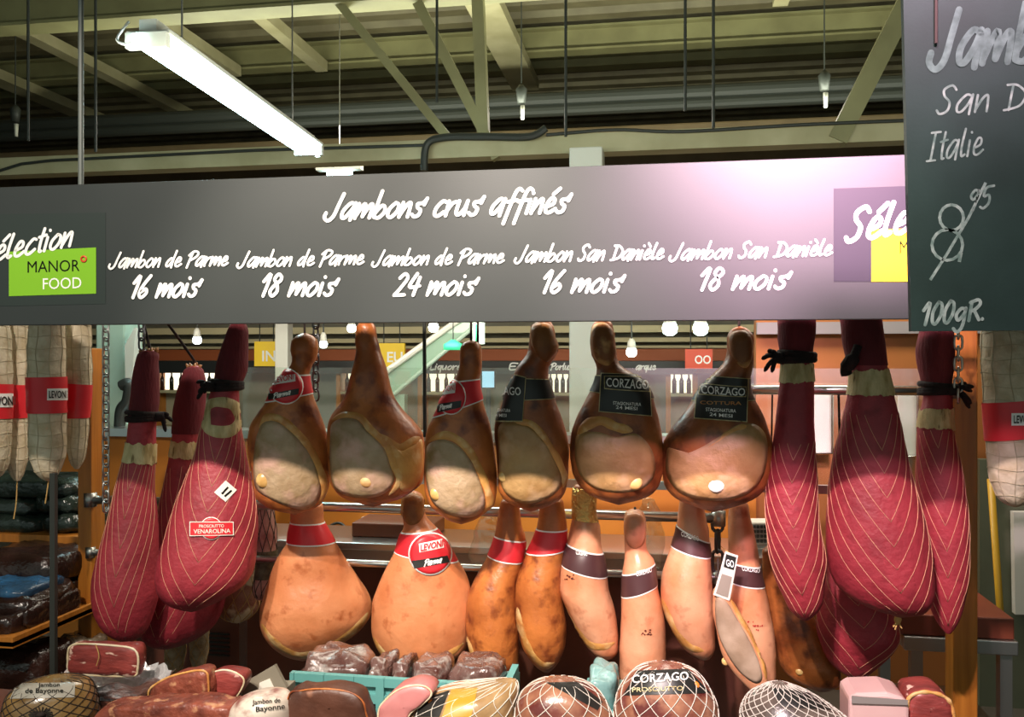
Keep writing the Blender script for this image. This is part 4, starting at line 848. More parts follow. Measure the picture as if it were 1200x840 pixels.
# ---- red netted hams
class Red(Ham):
    def __init__(s, label, rows, Y, seed, neck=None, cone=None, tie=None, seam=pi/2, count=9, tmin=.3, slope=.2, ratio=(.95, .72), up=True, group=None):
        Ham.__init__(s, 'netted_ham', label, 'ham', rows, Y, M['redcloth'], group, seed=seed, ratio=ratio, split=(.15, .5), amp=.005, freq=8)
        s.l.chevrons(seam, tmin, 1.05, max(6, int(count*.62)), slope*1.6, .00095).build('netting', M['netgold'], s.root, True, label='pale net cords')
        if neck:
            w_ = max(60, rows[0][2]-rows[0][1]+40); y = neck
            s.l.band([(rows[0][1], rows[0][0]+1), (rows[0][2], rows[0][0]+1)], [(rows[0][1]-5, y), (rows[0][2]+5, y)], .0025, rows=24).build('stockinette', M['reddark'], s.root, True, label='dark red cloth over the shank')
        if cone:
            e = s.l.band(cone[0], cone[1], .004, rows=8, n=96, wob=.008).build('rind_collar', M['cream'], s.root, True, label='cream rind collar')
        if tie:
            px, y, side = tie; c = s.l.L(s.l.tz(s.l.fr.sz(px, y)[1])); mb = MB()
            for dz, tl in ((0, .004), (.012, -.004), (-.008, .002)):
                mb.tube([s.l.fr.w(c[2]+(c[3]+.006)*cos(2*pi*k/20), -(c[4]+.006)*sin(2*pi*k/20), c[1]+dz+tl*cos(2*pi*k/20)) for k in range(20)], .009, 7, True)
            e = s.l.fr.w(c[2]+side*(c[3]+.012), -.03, c[1]); mb.tube(crom([e-s.l.fr.r*side*.02, e-s.l.fr.r*side*.005, e+s.l.fr.r*side*.012], 4), [.010]+[.017]*7+[.009], 8); rn = random.Random(seed)
            for _ in range(6):
                v_ = s.l.fr.r*side*rn.uniform(.012, .045)+Vector((0, rn.uniform(-.015, .01), rn.uniform(-.055, .02))); mb.tube(crom([e, e+v_*.5+Vector((0, 0, .008)), e+v_], 3), [.007]*6+[.003], 5)
            mb.build('knotted_tie', M['tie'], s.root, True)
        if neck and seed in (21, 22, 23):
            mb = MB(); rn = random.Random(seed*3); c = s.l.L(.004)
            for _ in range(16):
                a = rn.uniform(0, 6.28); p = s.l.fr.w(c[2]+c[3]*.8*cos(a), -c[4]*.8*sin(a), c[1]-.004); v_ = Vector((cos(a)*.012, sin(a)*.012, rn.uniform(.006, .022))); mb.tube([p, p+v_*.5, p+v_], [.005, .006, .002], 5)
            mb.build('frayed_end', M['shank'], s.root, True)
        if up: s.cord(sum(rows[0][1:])/2, rows[0][0]+3, r=.005, m=M['tie'])
R1 = Red('leftmost red netted ham beside the left wooden post', [(411,166,183),(416,161,186),(425,159,185),(445,155,186),(470,153,186),(487,151,184),(505,149,184),(525,146,183),(545,141,182),(570,134,182),(600,127,184),(630,119,187),(660,111,187),(690,106,187),(712,108,184),(732,117,177),(745,130,168),(751,142,158)], 2.78, 21, 485, ([(149,518),(184,520)], [(144,541),(183,543)]), (168,488,1), 1.9, 14, .38)
R2 = Red('red netted ham hanging low behind the big left one', [(429,222,233),(433,217,237),(445,212,240),(460,207,241),(480,203,240),(500,202,236),(516,201,232),(536,198,232),(560,193,240),(600,184,256),(640,174,264),(680,164,268),(710,160,264),(732,161,255),(748,168,236),(756,178,216),(759,188,204)], 3.0, 22, 508, ([(201,516),(232,518)], [(198,535),(233,538)]), None, 2.1, 14, .4)
R3 = Red('big red netted ham with white sticker and red crest label at left', [(377,275,285),(380,271,288),(390,266,290),(410,259,290),(430,254,290),(445,252,285),(455,248,280),(470,243,280),(490,238,282),(507,234,284),(530,228,288),(560,217,294),(590,204,300),(620,194,302),(650,184,301),(672,181,297),(688,183,286),(700,190,268),(709,202,250),(714,214,236)], 2.70, 23, 455, None, (266,452,-1), 1.75, 16, .40, .14)
R3.l.ridge([(242,476),(240,490),(244,502),(258,506),(272,504),(280,494),(278,480),(270,473),(256,471),(246,473)], 5.5, .006, True).build('rind_collar', M['cream'], R3.root, True, label='cream rind ring around the neck opening')
st_ = quadpatch([(264,563),(277,574),(264,588),(251,577)], R3.fm(.004), 6).build('price_sticker', M['sticker'], R3.root); mbk = MB()
for a, b, c, d in ((259,578,266,570), (262,581,270,574)): 
    mbk.add([R3.l.cast(a, b, .006), R3.l.cast(a+1.5, b+1.5, .006), R3.l.cast(c+1.5, d+1.5, .006), R3.l.cast(c, d, .006)], [(0, 1, 2, 3)])
mbk.build('sticker_print', M['black'], st_)
lb = R3.round_label(247.5, 619, 13.5, .95, .0045)
pk = quadpatch([(223,611),(273,611),(273,627),(223,628)], R3.fm(.0065), 8).build('crest_banner', M['sticker'], R3.root); pk2 = quadpatch([(224,612),(272,612),(272,626),(224,627)], R3.fm(.0075), 8).build('crest_print', M['labelred'], pk)
R3.text('PROSCIUTTO', 234, 262, 618, 617.5, 3.5, pk, M['sticker'], .0095); R3.text('VENAROLINA', 228, 269, 625, 624, 5, pk, M['sticker'], .0095); R3.knob(247.5, 609, 2, M['sticker'])
R4 = Red('slim red netted ham beside the rightmost black label ham', [(362,920,950),(366,914,954),(380,912,955),(395,912,954),(410,914,952),(418,916,952),(430,916,953),(450,914,955),(480,910,955),(510,906,956),(540,901,957),(570,898,958),(600,897,960),(620,898,962),(640,899,966),(660,902,969),(680,908,967),(700,917,965),(714,924,960),(722,932,953),(726,938,948)], 2.72, 24, 416, ([(915,426),(953,426)], [(914,448),(954,446)]), (934,419,-1), 1.55, 16, .48, .10, (.95, .85))
R5 = Red('biggest red netted ham, middle of the right group', [(362,988,1026),(366,984,1031),(380,986,1034),(395,987,1036),(415,991,1038),(430,995,1040),(445,995,1044),(465,992,1048),(490,987,1054),(520,980,1062),(550,974,1069),(580,970,1077),(610,968,1085),(640,968,1091),(660,970,1095),(680,975,1097),(697,987,1095),(708,1004,1090),(716,1024,1082),(720,1040,1070)], 2.70, 25, 428, ([(996,436),(1043,432)], [(993,462),(1047,462)]), None, 1.25, 17, .38, .13, (.95, .68))
mb = MB(); p = R5.l.cast(1003, 395, .01); mb.tube(crom([R5.l.cast(1006, 405, .005), R5.l.cast(1004, 418, .02), R5.l.cast(1000, 432, .025), R5.l.cast(1000, 440, .02)], 5), [.012]*5+[.02]*5+[.016]*5+[.008], 8); mb.build('knotted_tie', M['tie'], R5.root, True)
R6 = Red('rightmost red netted ham in front of the right wooden post', [(378,1086,1112),(383,1080,1116),(395,1077,1118),(410,1074,1119),(430,1076,1117),(450,1080,1114),(465,1081,1116),(490,1076,1117),(510,1074,1119),(530,1074,1124),(560,1073,1130),(600,1075,1135),(640,1078,1137),(680,1082,1136),(705,1087,1131),(725,1095,1125),(737,1103,1118),(742,1108,1114)], 2.78, 26, 452, ([(1078,479),(1117,478)], [(1075,500),(1119,503)]), (1096,456,1), 1.5, 15, .4, .11, (.95, .8))
R7 = Red('short red netted ham hanging low beneath the biggest right one', [(628,978,992),(636,972,1000),(655,968,1008),(672,965,1016),(690,960,1032),(710,957,1045),(730,956,1053),(745,957,1055),(758,961,1049),(772,968,1036),(783,978,1024),(790,988,1016),(794,997,1010)], 3.02, 27, None, None, None, 1.4, 10, .3, .16, (.8, .65), False)
p = R7.l.fr.p(985, 632); MB().tube(crom([p, p+Vector((0, 0, .2)), Vector((p.x, RY, zr3))], 4), .004, 6).build('hanging_cord', M['tie'], R7.root)
def tuft(h, px, py, n=7, L=.05):
    mb = MB(); r_ = random.Random(px); c = h.l.fr.p(px, py)
    mb.tube([c+Vector((0, 0, .02)), c, c+Vector((0, 0, -.012))], [.006, .011, .007], 8)
    for k in range(n): a = r_.uniform(0, 6.28); q = Vector((cos(a)*.012, sin(a)*.008, -L*r_.uniform(.5, 1))); mb.tube(crom([c, c+q*.5+Vector((0, 0, -.003)), c+q], 3), .0022, 5)
    mb.build('tied_end', M['jute'], h.root, True)
tuft(R7, 1016, 790); tuft(R2, 222, 724); tuft(R5, 1052, 726, 5, .03)

# ---- wrapped pieces at left
W1 = Ham('netted_salami', 'slim netted salami with dark label right of the big left red ham', 'salami', [(590,306,318),(594,302,321),(615,300,324),(645,300,325),(670,299,324),(690,296,318),(702,300,312)], 3.13, mat('pink_casing', 'c99a90', 'a56a66', scale=24, rough=.5, bump=.3, bscale=60), seed=31, ratio=(1, 1), body='salami_body')
W1.l.diamonds(8, .4, .0014).build('netting', M['pipe'], W1.root, True); W1.l.band([(300,645),(325,643)], [(299,678),(324,676)], .002).build('label_band', mat('dark_label_marbled', '3a352c', '6e6650', scale=30, rough=.4), W1.root, True)
p = W1.l.fr.p(312, 592); MB().tube([p, Vector((p.x, RY, zr1))], .003, 6).build('hanging_cord', M['rope'], W1.root)
W2 = Ham('netted_salami', 'thick netted salami hanging low behind the big left red ham', 'salami', [(640,285,300),(648,278,304),(670,268,306),(695,258,306),(712,254,304),(722,260,296),(728,270,286)], 3.19, mat('dried_casing', 'a8795f', '7d4638', scale=12, rough=.5, bump=.5, bscale=50, c3='d8c6a4', s3=14, t3=(.5, .6)), seed=32, ratio=(1, .9), body='salami_body')
W2.l.diamonds(10, .3, .0014).build('netting', M['jute'], W2.root, True); p = W2.l.fr.p(292, 645); MB().tube([p, Vector((p.x, RY+.010, zr1))], .003, 6).build('hanging_cord', M['rope'], W2.root)
for k, (rw, lab) in enumerate((([(690,198,212),(700,194,218),(735,192,219),(765,192,218),(784,197,214),(789,202,209)], 'left dried sausage hanging below the left red hams'), ([(690,226,240),(700,223,244),(735,222,245),(765,222,244),(782,226,240),(787,231,236)], 'right dried sausage hanging below the left red hams'))):
    s_ = Ham('dried_sausage', lab, 'sausage', rw, 3.2, mat('mould_casing', 'b6a98c', '94805e', scale=30, rough=.8, bump=.6, bscale=80), seed=33+k, ratio=(1, 1), body='sausage_body'); p = s_.l.fr.p((rw[0][1]+rw[0][2])/2, 692); s_.l.diamonds(5, .8, .001).build('netting', M['jute'], s_.root, True); MB().tube([p, Vector((p.x, RY+.010, zr1))], .0025, 6).build('hanging_cord', M['jute'], s_.root)

# ---- white netted salamis with red bands
def salami(rows, Y, seed, lab, bt, bb, text=None, sx=None, tail=None):
    h = Ham('white_salami', lab, 'salami', rows, Y, M['salami'], 'white salamis' if 0 else None, seed=seed, ratio=(1, 1), amp=.006, freq=14, body='salami_body')
    mb = MB(); n_ = 13
    for i in range(n_):
        t = .08+.86*i/(n_-1); mb.tube([h.l.pt(t+.006*sin(3*2*pi*k/28+i), 2*pi*k/28, .001) for k in range(28)], .0011, 4, True)
    for i in range(9): mb.tube([h.l.pt(.02+.96*k/40, 2*pi*i/9+.06*sin(k*.5+i), .001) for k in range(41)], .0011, 4)
    mb.build('string_net', mat('net_dull', 'b3a68a', rough=.9), h.root, True)
    e = h.l.band(bt, bb, .004).build('label_band', M['labelred'], h.root, True)
    if text:
        x0, x1, y0, y1 = sx; h.plaque([(x0, y0), (x1, y0), (x1, y1), (x0, y1)], M['white'], .0065); h.text('LEVONI', x0+2, x1-2, y1-3, y1-3, (y1-y0)*.6, e, M['labelblack'], .010, .02)
    p = h.l.fr.p(sum(rows[0][1:])/2, rows[0][0]+2); MB().tube([p, Vector((p.x, p.y, 1.76))], .003, 6).build('hanging_cord', M['jute'], h.root)
    if tail: p = h.l.fr.p(tail[0], rows[-1][0]-2); MB().tube(crom([p, h.l.fr.p(tail[0]-1, tail[1]-20), h.l.fr.p(tail[0]-4, tail[1])], 4), .002, 6).build('tail_string', M['jute'], h.root)
    return h
tag(MB().tube([at(-60, 358, 2.72), at(100, 362, 2.72)], .012, 8).build('hanging_rail', M['steel']), 'short steel rail carrying the white salamis at left', 'rail')
salami([(366,8,30),(370,3,33),(400,0,34),(450,0,34),(500,2,33),(535,5,33),(555,12,28),(563,17,24)], 2.80, 41, 'narrow white salami standing second from the left edge', [(0,450),(34,451)], [(0,490),(34,489)], tail=(20, 608))
salami([(366,-32,4),(370,-36,10),(400,-38,14),(450,-38,15),(500,-36,14),(540,-32,12),(556,-20,4),(562,-12,-4)], 2.70, 42, 'white salami cut off by the left edge of the picture', [(-38,448),(16,450)], [(-38,489),(16,490)], 1, (-14, 16, 461, 477))
salami([(364,40,68),(368,34,75),(400,32,77),(450,31,78),(500,32,78),(530,34,77),(550,39,72),(559,47,66),(563,53,60)], 2.68, 43, 'white salami hanging in front of the others with whole red band at left', [(31,442),(78,441)], [(31,484),(78,483)], 1, (55, 77, 455, 469), (57, 590))
salami([(366,84,100),(370,79,105),(400,77,107),(450,77,107),(500,77,104),(525,78,102),(542,82,97),(549,87,93)], 2.80, 44, 'white salami right beside the left wooden post', [(77,449),(108,451)], [(77,490),(106,489)])
salami([(372,1160,1190),(378,1152,1200),(400,1149,1208),(450,1150,1212),(520,1155,1214),(560,1160,1213),(580,1166,1208),(590,1176,1200),(593,1184,1194)], 2.62, 45, 'large white salami hanging under the chalkboard', [(1151,472),(1213,468)], [(1154,516),(1214,512)], 1, (1185, 1210, 484, 498))
tag(MB().tube([at(1140, 360, 2.64), at(1260, 362, 2.64)], .012, 8).build('hanging_rail', M['steel']), 'short steel rail carrying the salami under the chalkboard', 'rail')
p = at(1180, 640, 2.62)

# ================================================================== LEFT SHELF
sh = root('wooden_shelf', at(30, 840, 2.9), 'varnished wooden shelf rack with packed meats at left', 'shelf')
a, b = at(-60, 640, 3.12), at(91, 640, 3.12); zt1 = at(45, 627, 3.12).z; MB().box((a.x, 3.12, zt1-.033), (b.x, 3.5, zt1)).build('shelf_board', M['wood'], sh, bevel=.003)
a, b = at(-60, 757, 2.6), at(15, 757, 2.6); zt2 = at(8, 747, 2.6).z; mb = MB(); mb.box((a.x, 2.6, zt2-.03), (b.x, 3.5, zt2-.015)); mb.build('shelf_board', M['wood'], sh)
mb = MB(); mb.box((a.x, 2.6, zt2-.035), (b.x, 2.615, zt2)); mb.box((b.x-.015, 2.615, zt2-.035), (b.x, 3.5, zt2)); mb.build('shelf_edge', M['wood'], sh)
for Yp in (3.3,):
    q = at(61, 600, 2.57); MB().box((q.x-.009, 2.57, 0), (q.x+.009, 2.585, 1.18)).build('upright', M['pipe'], sh)
mb = MB(); mb.tube([at(2, 655, 3.45), at(14, 638, 3.14)], .008, 6); mb.tube([at(48, 655, 3.45), at(58, 638, 3.14)], .008, 6); mb.build('bracket', M['pipe'], sh)
def pack(x0, x1, y0, y1, Y, dp, m, lab, seed, name='vacuum_pack', cat='packet', amp=.018, yaw=0):
    a, b = at(x0, y1, Y), at(x1, y0, Y); c = (a+b)/2+Vector((0, dp/2, 0)); hx, hy, hz = abs(b.x-a.x)/2, dp/2, (b.z-a.z)/2; n1, n2 = 26, 18; mb = MB(); o = Vector((seed, seed*2.3, 0))
    def g(i, j):
        th, ph = 2*pi*i/n1, -pi/2+pi*j/(n2-1); e = .45
        f = lambda v: abs(v)**e*(1 if v > 0 else -1)
        q = Vector((hx*f(cos(th))*f(cos(ph)), hy*f(sin(th))*f(cos(ph)), hz*abs(sin(ph))**.6*(1 if ph > 0 else -1)))
        d = noise.noise(c*9+q*22+o)*amp+noise.noise(q*50+o)*amp*.4; k = min(1, hz/.04)
        return c+q+Vector((d*cos(th)*.6*k, d*sin(th)*.6*k, d*k if q.z > -hz*.8 else 0))
    mb.grid(g, n1, n2, cu=True); return tag(mb.build(name, m, None, True), lab, cat)
for i, (x0, x1, y0, y1, Y, dp, lab) in enumerate(((-50, 44, 605, 627, 3.14, .28, 'black vacuum pack at the bottom left of the upper shelf pile'), (40, 89, 603, 627, 3.14, .28, 'black vacuum pack at the bottom right of the upper shelf pile'),
   (-50, 36, 585, 606, 3.15, .26, 'black vacuum pack second from the bottom at the left of the upper shelf pile'), (34, 88, 582, 605, 3.15, .26, 'black vacuum pack second from the bottom at the right of the upper shelf pile'), (-40, 86, 562, 585, 3.16, .25, 'wide black vacuum pack on top of the upper shelf pile'))):
    pack(x0, x1, y0, y1-1.5, Y, dp, M['blackpack'], lab, i*3.3)
for i, (x0, x1, y0, y1, Y, dp, m, lab) in enumerate(((-50, 14, 724, 751, 2.66, .35, 'brownpack', 'brown vacuum pack at the lower left of the lower shelf pile'), (14, 34, 712, 742, 2.72, .3, 'brownpack', 'brown vacuum pack in the bottom middle of the lower shelf pile'),
   (-50, 32, 701, 724, 2.72, .3, 'brownpack', 'brown vacuum pack under the blue topped one on the lower shelf'), (35, 72, 704, 726, 2.98, .3, 'brownpack', 'brown vacuum pack at the right end of the lower shelf'), (36, 74, 684, 705, 2.98, .3, 'brownpack', 'brown vacuum pack second from the top at the right of the lower shelf'),
   (-50, 28, 690, 703, 2.74, .26, 'blue', 'flat pack with a blue top on the lower shelf'), (-40, 62, 652, 688, 2.9, .3, 'brownpack', 'long dark vacuum pack on top of the lower shelf pile'))):
    pack(x0, x1, y0, y1, Y, dp, M['brownpack'] if m != 'blue' else mat('blue_pack', '2f5f86', '223a50', scale=12, rough=.25, bump=.6), lab, 40+i*2.7)
for i, (x0, x1, y0, y1, Y, lab) in enumerate(((-40, 40, 768, 830, 2.7, 'dark wrapped ham below the lower shelf at the left edge'), (38, 84, 760, 815, 2.9, 'clear film packet of meat below the lower shelf'))): pack(x0, x1, y0, y1, Y, .25, M['brownpack'] if i == 0 else mat('film_meat', '57402f', '8a7f70', scale=8, rough=.2, bump=.9, bscale=30), lab, 70+i*5)

# ================================================================== RIGHT SIDE
rt = root('steel_table', at(1180, 840, 3.5), 'stainless steel table with chopping block right of the right wooden post', 'table')
a, b = at(1060, 760, 3.35), at(1194, 760, 3.35); zt3 = at(1150, 750, 3.35).z
MB().box((a.x, 3.35, zt3-.05), (b.x+.0, 3.9, zt3)).build('table_top', M['steeld'], rt, bevel=.004)
for x in (a.x+.03, b.x-.05):
    for y in (3.38, 3.84): MB().box((x, y, 0), (x+.04, y+.04, zt3-.05)).build('leg', M['steeld'], rt)
MB().box((a.x+.03, 3.4, .2), (b.x-.03, 3.85, .22)).build('lower_shelf', M['steeld'], rt)
a, b = at(1050, 740, 3.37), at(1189, 740, 3.37); tag(MB().box((a.x, 3.37, zt3), (b.x, 3.8, zt3+.075)).build('chopping_block', mat('brown_block', '7d3c26', '69301e', scale=5, rough=.5), bevel=.005), 'thick reddish brown chopping block on the right steel table', 'block')
p = at(1168, 640, 3.95); tag(MB().tube([(p.x+.05, 3.95, zt3-.6), (p.x-.02, 3.96, 1.05)], .014, 10).build('broom_handle', mat('yellow_handle', 'c79a2c', rough=.4), None, True), 'yellow pole leaning behind the right steel table', 'pole')
tag(prism_px([(1188, 600), (1215, 600), (1215, 720), (1190, 720)], 4.2, .04).build('notice_board', M['greywhite']), 'white notice panel at the right edge behind the salami', 'board')

# ================================================================== FOREGROUND DISPLAY
DZ = .54
dcase = root('display_counter', (-.4, 2.2, 0), 'dark display counter carrying the netted hams in front', 'counter')
MB().box((-2.6, 1.85, DZ-.04), (1.4, 2.42, DZ)).build('deck', M['dark'], dcase, bevel=.004); MB().box((-2.6, 1.9, 0), (1.4, 2.40, DZ-.04)).build('base', M['dark'], dcase)
stp = MB().box((at(40, 840, 2.3).x, 2.26, DZ), (at(300, 840, 2.3).x, 2.42, at(150, 826, 2.3).z)).build('display_step', M['dark']); tag(stp, 'dark step on the display counter below the cut red ham', 'step'); SZ = at(150, 826, 2.3).z
def netham(rows, Y, seed, lab, m, n=13, turns=.32, ratio=.75, netm='net'):
    h = Ham('netted_ham', lab, 'ham', rows, Y, m, None, seed=seed, ratio=(ratio, ratio), amp=.005, freq=10)
    h.l.diamonds(n, turns, .0012, .01, .97).build('netting', M[netm], h.root, True, label='white net' if netm == 'net' else 'brown net'); return h
hm = mat('wrapped_ham', 'a5765a', '6b362e', scale=14, rough=.25, bump=.3, bscale=30, c3='5c2a26', s3=12, t3=(.55, .62), coat=.6)
N1 = netham([(796,588,604),(799,566,606),(803,543,607),(808,516,607),(815,500,606),(825,487,605),(840,476,604),(860,478,602),(880,492,594),(892,520,570)], 2.2, 51, 'white netted ham with black and gold label, left of the four in front', mat('wrapped_ham_gold', 'b0926a', '8a6a42', scale=14, rough=.25, bump=.3, bscale=30, coat=.6))
q = N1.plaque([(499,818),(527,809),(515,840),(484,840)], M['labelblack'], .0012, n=10); N1.knob(505, 823, 3, M['orangedot']); N1.plaque([(529,808),(560,806),(552,840),(518,840)], mat('gold_print', 'b08a2e', rough=.3), .0012, n=10)
N2 = netham([(795,642,668),(798,630,684),(804,619,696),(812,611,705),(825,605,713),(840,603,718),(862,605,715),(880,618,702),(892,645,680)], 2.2, 52, 'white netted ham with dark wrapper, second of the four in front', hm)
q = N2.plaque([(640,800),(676,799),(706,822),(700,832),(655,826),(632,812)][:4], M['labelblack'], .0012)
N3 = netham([(778,766,794),(780,756,804),(784,747,814),(793,737,825),(806,728,834),(822,722,840),(842,719,843),(865,722,841),(884,738,826),(894,765,800)], 2.2, 53, 'tallest white netted ham with black label, third of the four in front', hm, 15)
q = N3.plaque([(748,786),(806,784),(832,812),(730,815)], M['labelblack'], .0014, n=14); N3.script('Corzago', 744, 806, 803, 797, 8, .9, q, M['white'], .004) if 0 else N3.text('CORZAGO', 742, 806, 801, 797, 9, q, M['white'], .004); N3.text('PROSCIUTTO', 742, 800, 811, 809, 5, q, M['cream'], .004); N3.knob(815, 803, 4, M['orangedot'])
N4 = netham([(799,908,920),(802,898,930),(808,889,947),(816,878,963),(827,871,980),(842,867,998),(862,870,1002),(880,884,990),(892,915,960)], 2.2, 54, 'dense white netted ham, rightmost of the four in front', mat('wrapped_ham_grey', '6e6258', '38302c', scale=14, rough=.25, bump=.3, bscale=30, coat=.6), 20, .5)
q = N4.plaque([(905,806),(950,812),(975,832),(915,828)], M['labelblack'], .0012)
N5 = netham([(794,48,78),(796,34,92),(801,18,105),(810,7,112),(825,1,116),(840,-1,118),(852,4,112),(859,22,98),(862,45,75)], 2.15, 55, 'round ham in brown net with silver label at the lower left corner', mat('wrapped_round', '9c7c4a', '6e5430', scale=16, rough=.25, bump=.3, bscale=30, coat=.6), 16, .4, .8, 'rope')
q = N5.plaque([(20,801),(88,800),(87,817),(12,819)], mat('silver_label', 'b9b4a8', '8d887c', scale=12, rough=.3), .0016, n=12); N5.text('Jambon', 45, 70, 806, 805.5, 4.5, q, M['black'], .004); N5.text('de Bayonne', 30, 74, 813, 812, 5, q, M['black'], .004)
c = N5.l.cast(48, 837, .004); mb = MB()
for k in range(18):
    a = 2*pi*k/18; mb.tube([c, N5.l.cast(48+14*cos(a), 837+9*sin(a), .003)], .0016, 5)
mb.lathe(c-Vector((0, .0, .006)), [(0, .006), (.006, .012), (.012, .006)], 10); mb.build('net_gather', M['rope'], N5.root, True)

def chunk(poly, Y, dp, m, lab, name, seed=0, rim=None, rimw=3, rm='rind', bulge=.006, cat='meat', rimname='fat_rim'):
    """a piece of cured meat cut flat toward the aisle"""
    P = crom([(a, b, 0) for a, b in poly], 6, True); c2 = sum(P, Vector())/len(P); mb = MB(); m_ = len(P); rings = [(.0, 0.), (.35, 0.), (.7, .001), (.93, .003), (1, .012), (1.03, dp*.5), (.98, dp*.85), (.8, dp), (.35, dp*1.02)]
    def g(i, j):
        s_, dpt = rings[j]; q = c2+(P[i]-c2)*max(s_, .02); w_ = at(q.x, q.y, Y); o = noise.noise(w_*25+Vector((seed, 0, 0)))*bulge*s_
        return w_+Vector((o, dpt+o, o))
    mb.grid(g, m_, len(rings), cu=True); z = min(v.z for v in mb.v); ctr = at(c2.x, c2.y, Y)
    r = root(name, (ctr.x, Y+dp/2, z), lab, cat); mb.build('meat', m, r, True)
    if rim:
        n_ = len(P); t = MB(); ring_ = []; rad = []
        for k_, v in enumerate(P):
            q = c2+(v-c2)*.99; ring_.append(at(q.x, q.y, Y)+Vector((0, .007, 0))); rad.append(rimw*1.1/F*(1+.5*noise.noise(Vector((k_*.35, seed, 0)))))
        t.tube(ring_, rad, 8, True); t.build(rimname, M[rm], r, True)
    return r
c0 = chunk([(78,762),(84,756),(100,755),(130,757),(152,760),(160,768),(160,785),(155,793),(120,793),(90,791),(78,786),(77,774)], 2.3, .06, M['meat'], 'cut cured ham with red marbled face on silver foil at lower left', 'cut_ham', 1, [(92,753),(80,760),(76,774),(78,788)], 3)
mb = MB(); mb.tube(crom([at(112, 755, 2.29), at(116, 768, 2.29), at(113, 780, 2.292)], 5), .0015, 5); mb.build('string', M['jute'], c0)
c_ = root('foil_tray', (at(140, 820, 2.36).x, 2.36, SZ), 'crumpled silver foil tray under the cut red ham', 'tray')
mb = MB(); a = at(128, 806, 2.36)
def fg(i, j):
    th = 2*pi*i/48; k = j/9; rr = .4+.6*k; zz_ = SZ+.004+(.085+.012*sin(th*9))*max(0, k-.25)**1.2
    o = noise.noise(Vector((cos(th)*6, sin(th)*6, k*5)))*.02
    return Vector((a.x+.02+(.165*rr+o)*cos(th), 2.37+(.10*rr+o)*sin(th), zz_+o*.5))
mb.grid(fg, 48, 10, cu=True); bse = MB().lathe((a.x+.012, 2.37, SZ), [(0, .055), (.004, .062)], 24); mb.add(bse.v, bse.f); mb.build('foil', M['foil'], c_, True)
chunk([(172,812),(180,803),(197,794),(225,787),(240,788),(243,800),(243,820),(240,829),(205,829),(175,828)], 2.18, .07, M['meatd'], 'smooth reddish brown ham wedge in the lower left pile', 'ham_wedge', 2, [(240,786),(222,783),(200,790),(180,801)], 3, 'fat', cat='meat')
chunk([(245,792),(258,786),(272,788),(284,796),(282,808),(270,822),(250,822),(245,810)], 2.22, .06, M['meat'], 'marbled ham piece in clear film right of the reddish wedge', 'ham_piece', 3, [(262,785),(276,789),(287,797),(282,810)], 2.5)
chunk([(112,836),(140,830),(190,827),(230,827),(255,829),(268,836),(268,870),(112,870)], 2.06, .10, M['meatd'], 'long dark cured ham slab at the bottom left edge', 'ham_slab', 4)
chunk([(336,818),(352,810),(378,808),(405,811),(422,820),(428,836),(428,870),(336,870)], 2.08, .08, mat('dark_dried', '5e3a2c', '44281e', scale=9, rough=.45, bump=.4, bscale=30, c3='8a5c46', s3=14, t3=(.6, .68)), 'dark brown dried ham end beside the white printed wrapper', 'ham_end', 5, [(350,809),(378,806),(405,809)], 2, 'skin')
wr_ = root('wrapped_ham', at(305, 870, 2.09), 'ham in a white printed wrapper in the lower left pile', 'ham'); lw_ = Loft([(808,316,330),(811,294,338),(818,278,342),(830,268,344),(850,266,344),(868,275,338),(878,300,325)], 2.09, (.8, .8), seed=61, amp=.006)
lw_.mb.build('wrapper', mat('printed_wrapper', 'cfc2b4', '8a5a52', scale=16, rough=.3, contrast=(.5, .62), coat=.5), wr_, True)
type_(MB(), 'Jambon de', 296, 328, 826, 823, 5, lambda x, y: lw_.cast(x, y, .003), .01).build('lettering', M['black'], wr_); type_(MB(), 'Bayonne', 300, 333, 834, 830, 6, lambda x, y: lw_.cast(x, y, .003), .01).build('lettering', M['black'], wr_)
bx = root('cardboard_box', at(305, 822, 2.34), 'open grey cardboard carton behind the white printed wrapper', 'box'); prism_px([(282,822),(286,800),(322,779),(336,806),(330,822)], 2.33, .012).build('flap', mat('carton', '8f8878', '7d7666', scale=6, rough=.8), bx)
prism_px([(284,870),(284,806),(336,806),(336,870)], 2.345, .06).build('side', MATS['carton'], bx); prism_px([(304,800),(316,795),(322,808),(303,808)], 2.327, .002).build('printed_label', M['sticker'], bx)
ms = chunk([(442,836),(450,822),(466,809),(484,804),(499,806),(505,815),(492,828),(478,840),(470,868),(445,868)], 2.12, .10, M['meatp'], 'pink cut ham slice face left of the white netted hams', 'ham_slice', 6, [(440,838),(450,820),(466,807),(484,802),(500,805)], 2.5)
wk = root('wrapped_pack', at(1030, 870, 2.25), 'pale pink wrapped meat pack at the lower right', 'packet'); prism_px([(995,818),(1004,813),(1040,812),(1060,818),(1066,826),(1066,872),(995,872)], 2.2, .12).build('meat', mat('pale_pack', 'dcb9b4', 'cfa5a2', scale=5, rough=.35, coat=.4), wk, bevel=.008)
quadpatch([(998,815),(1064,820),(1064,826),(998,824)], plane_map(2.195, 0), 4).build('film_edge', mat('grey_film', '8b8580', rough=.3), wk)
chunk([(1064,828),(1068,817),(1082,812),(1100,814),(1113,822),(1118,836),(1118,870),(1064,870)], 2.22, .13, M['meat'], 'cut ham with golden rind at the lower right corner beside the post', 'cut_ham', 7, [(1063,822),(1074,811),(1090,807),(1106,811),(1117,822)], 4.5, 'fat')

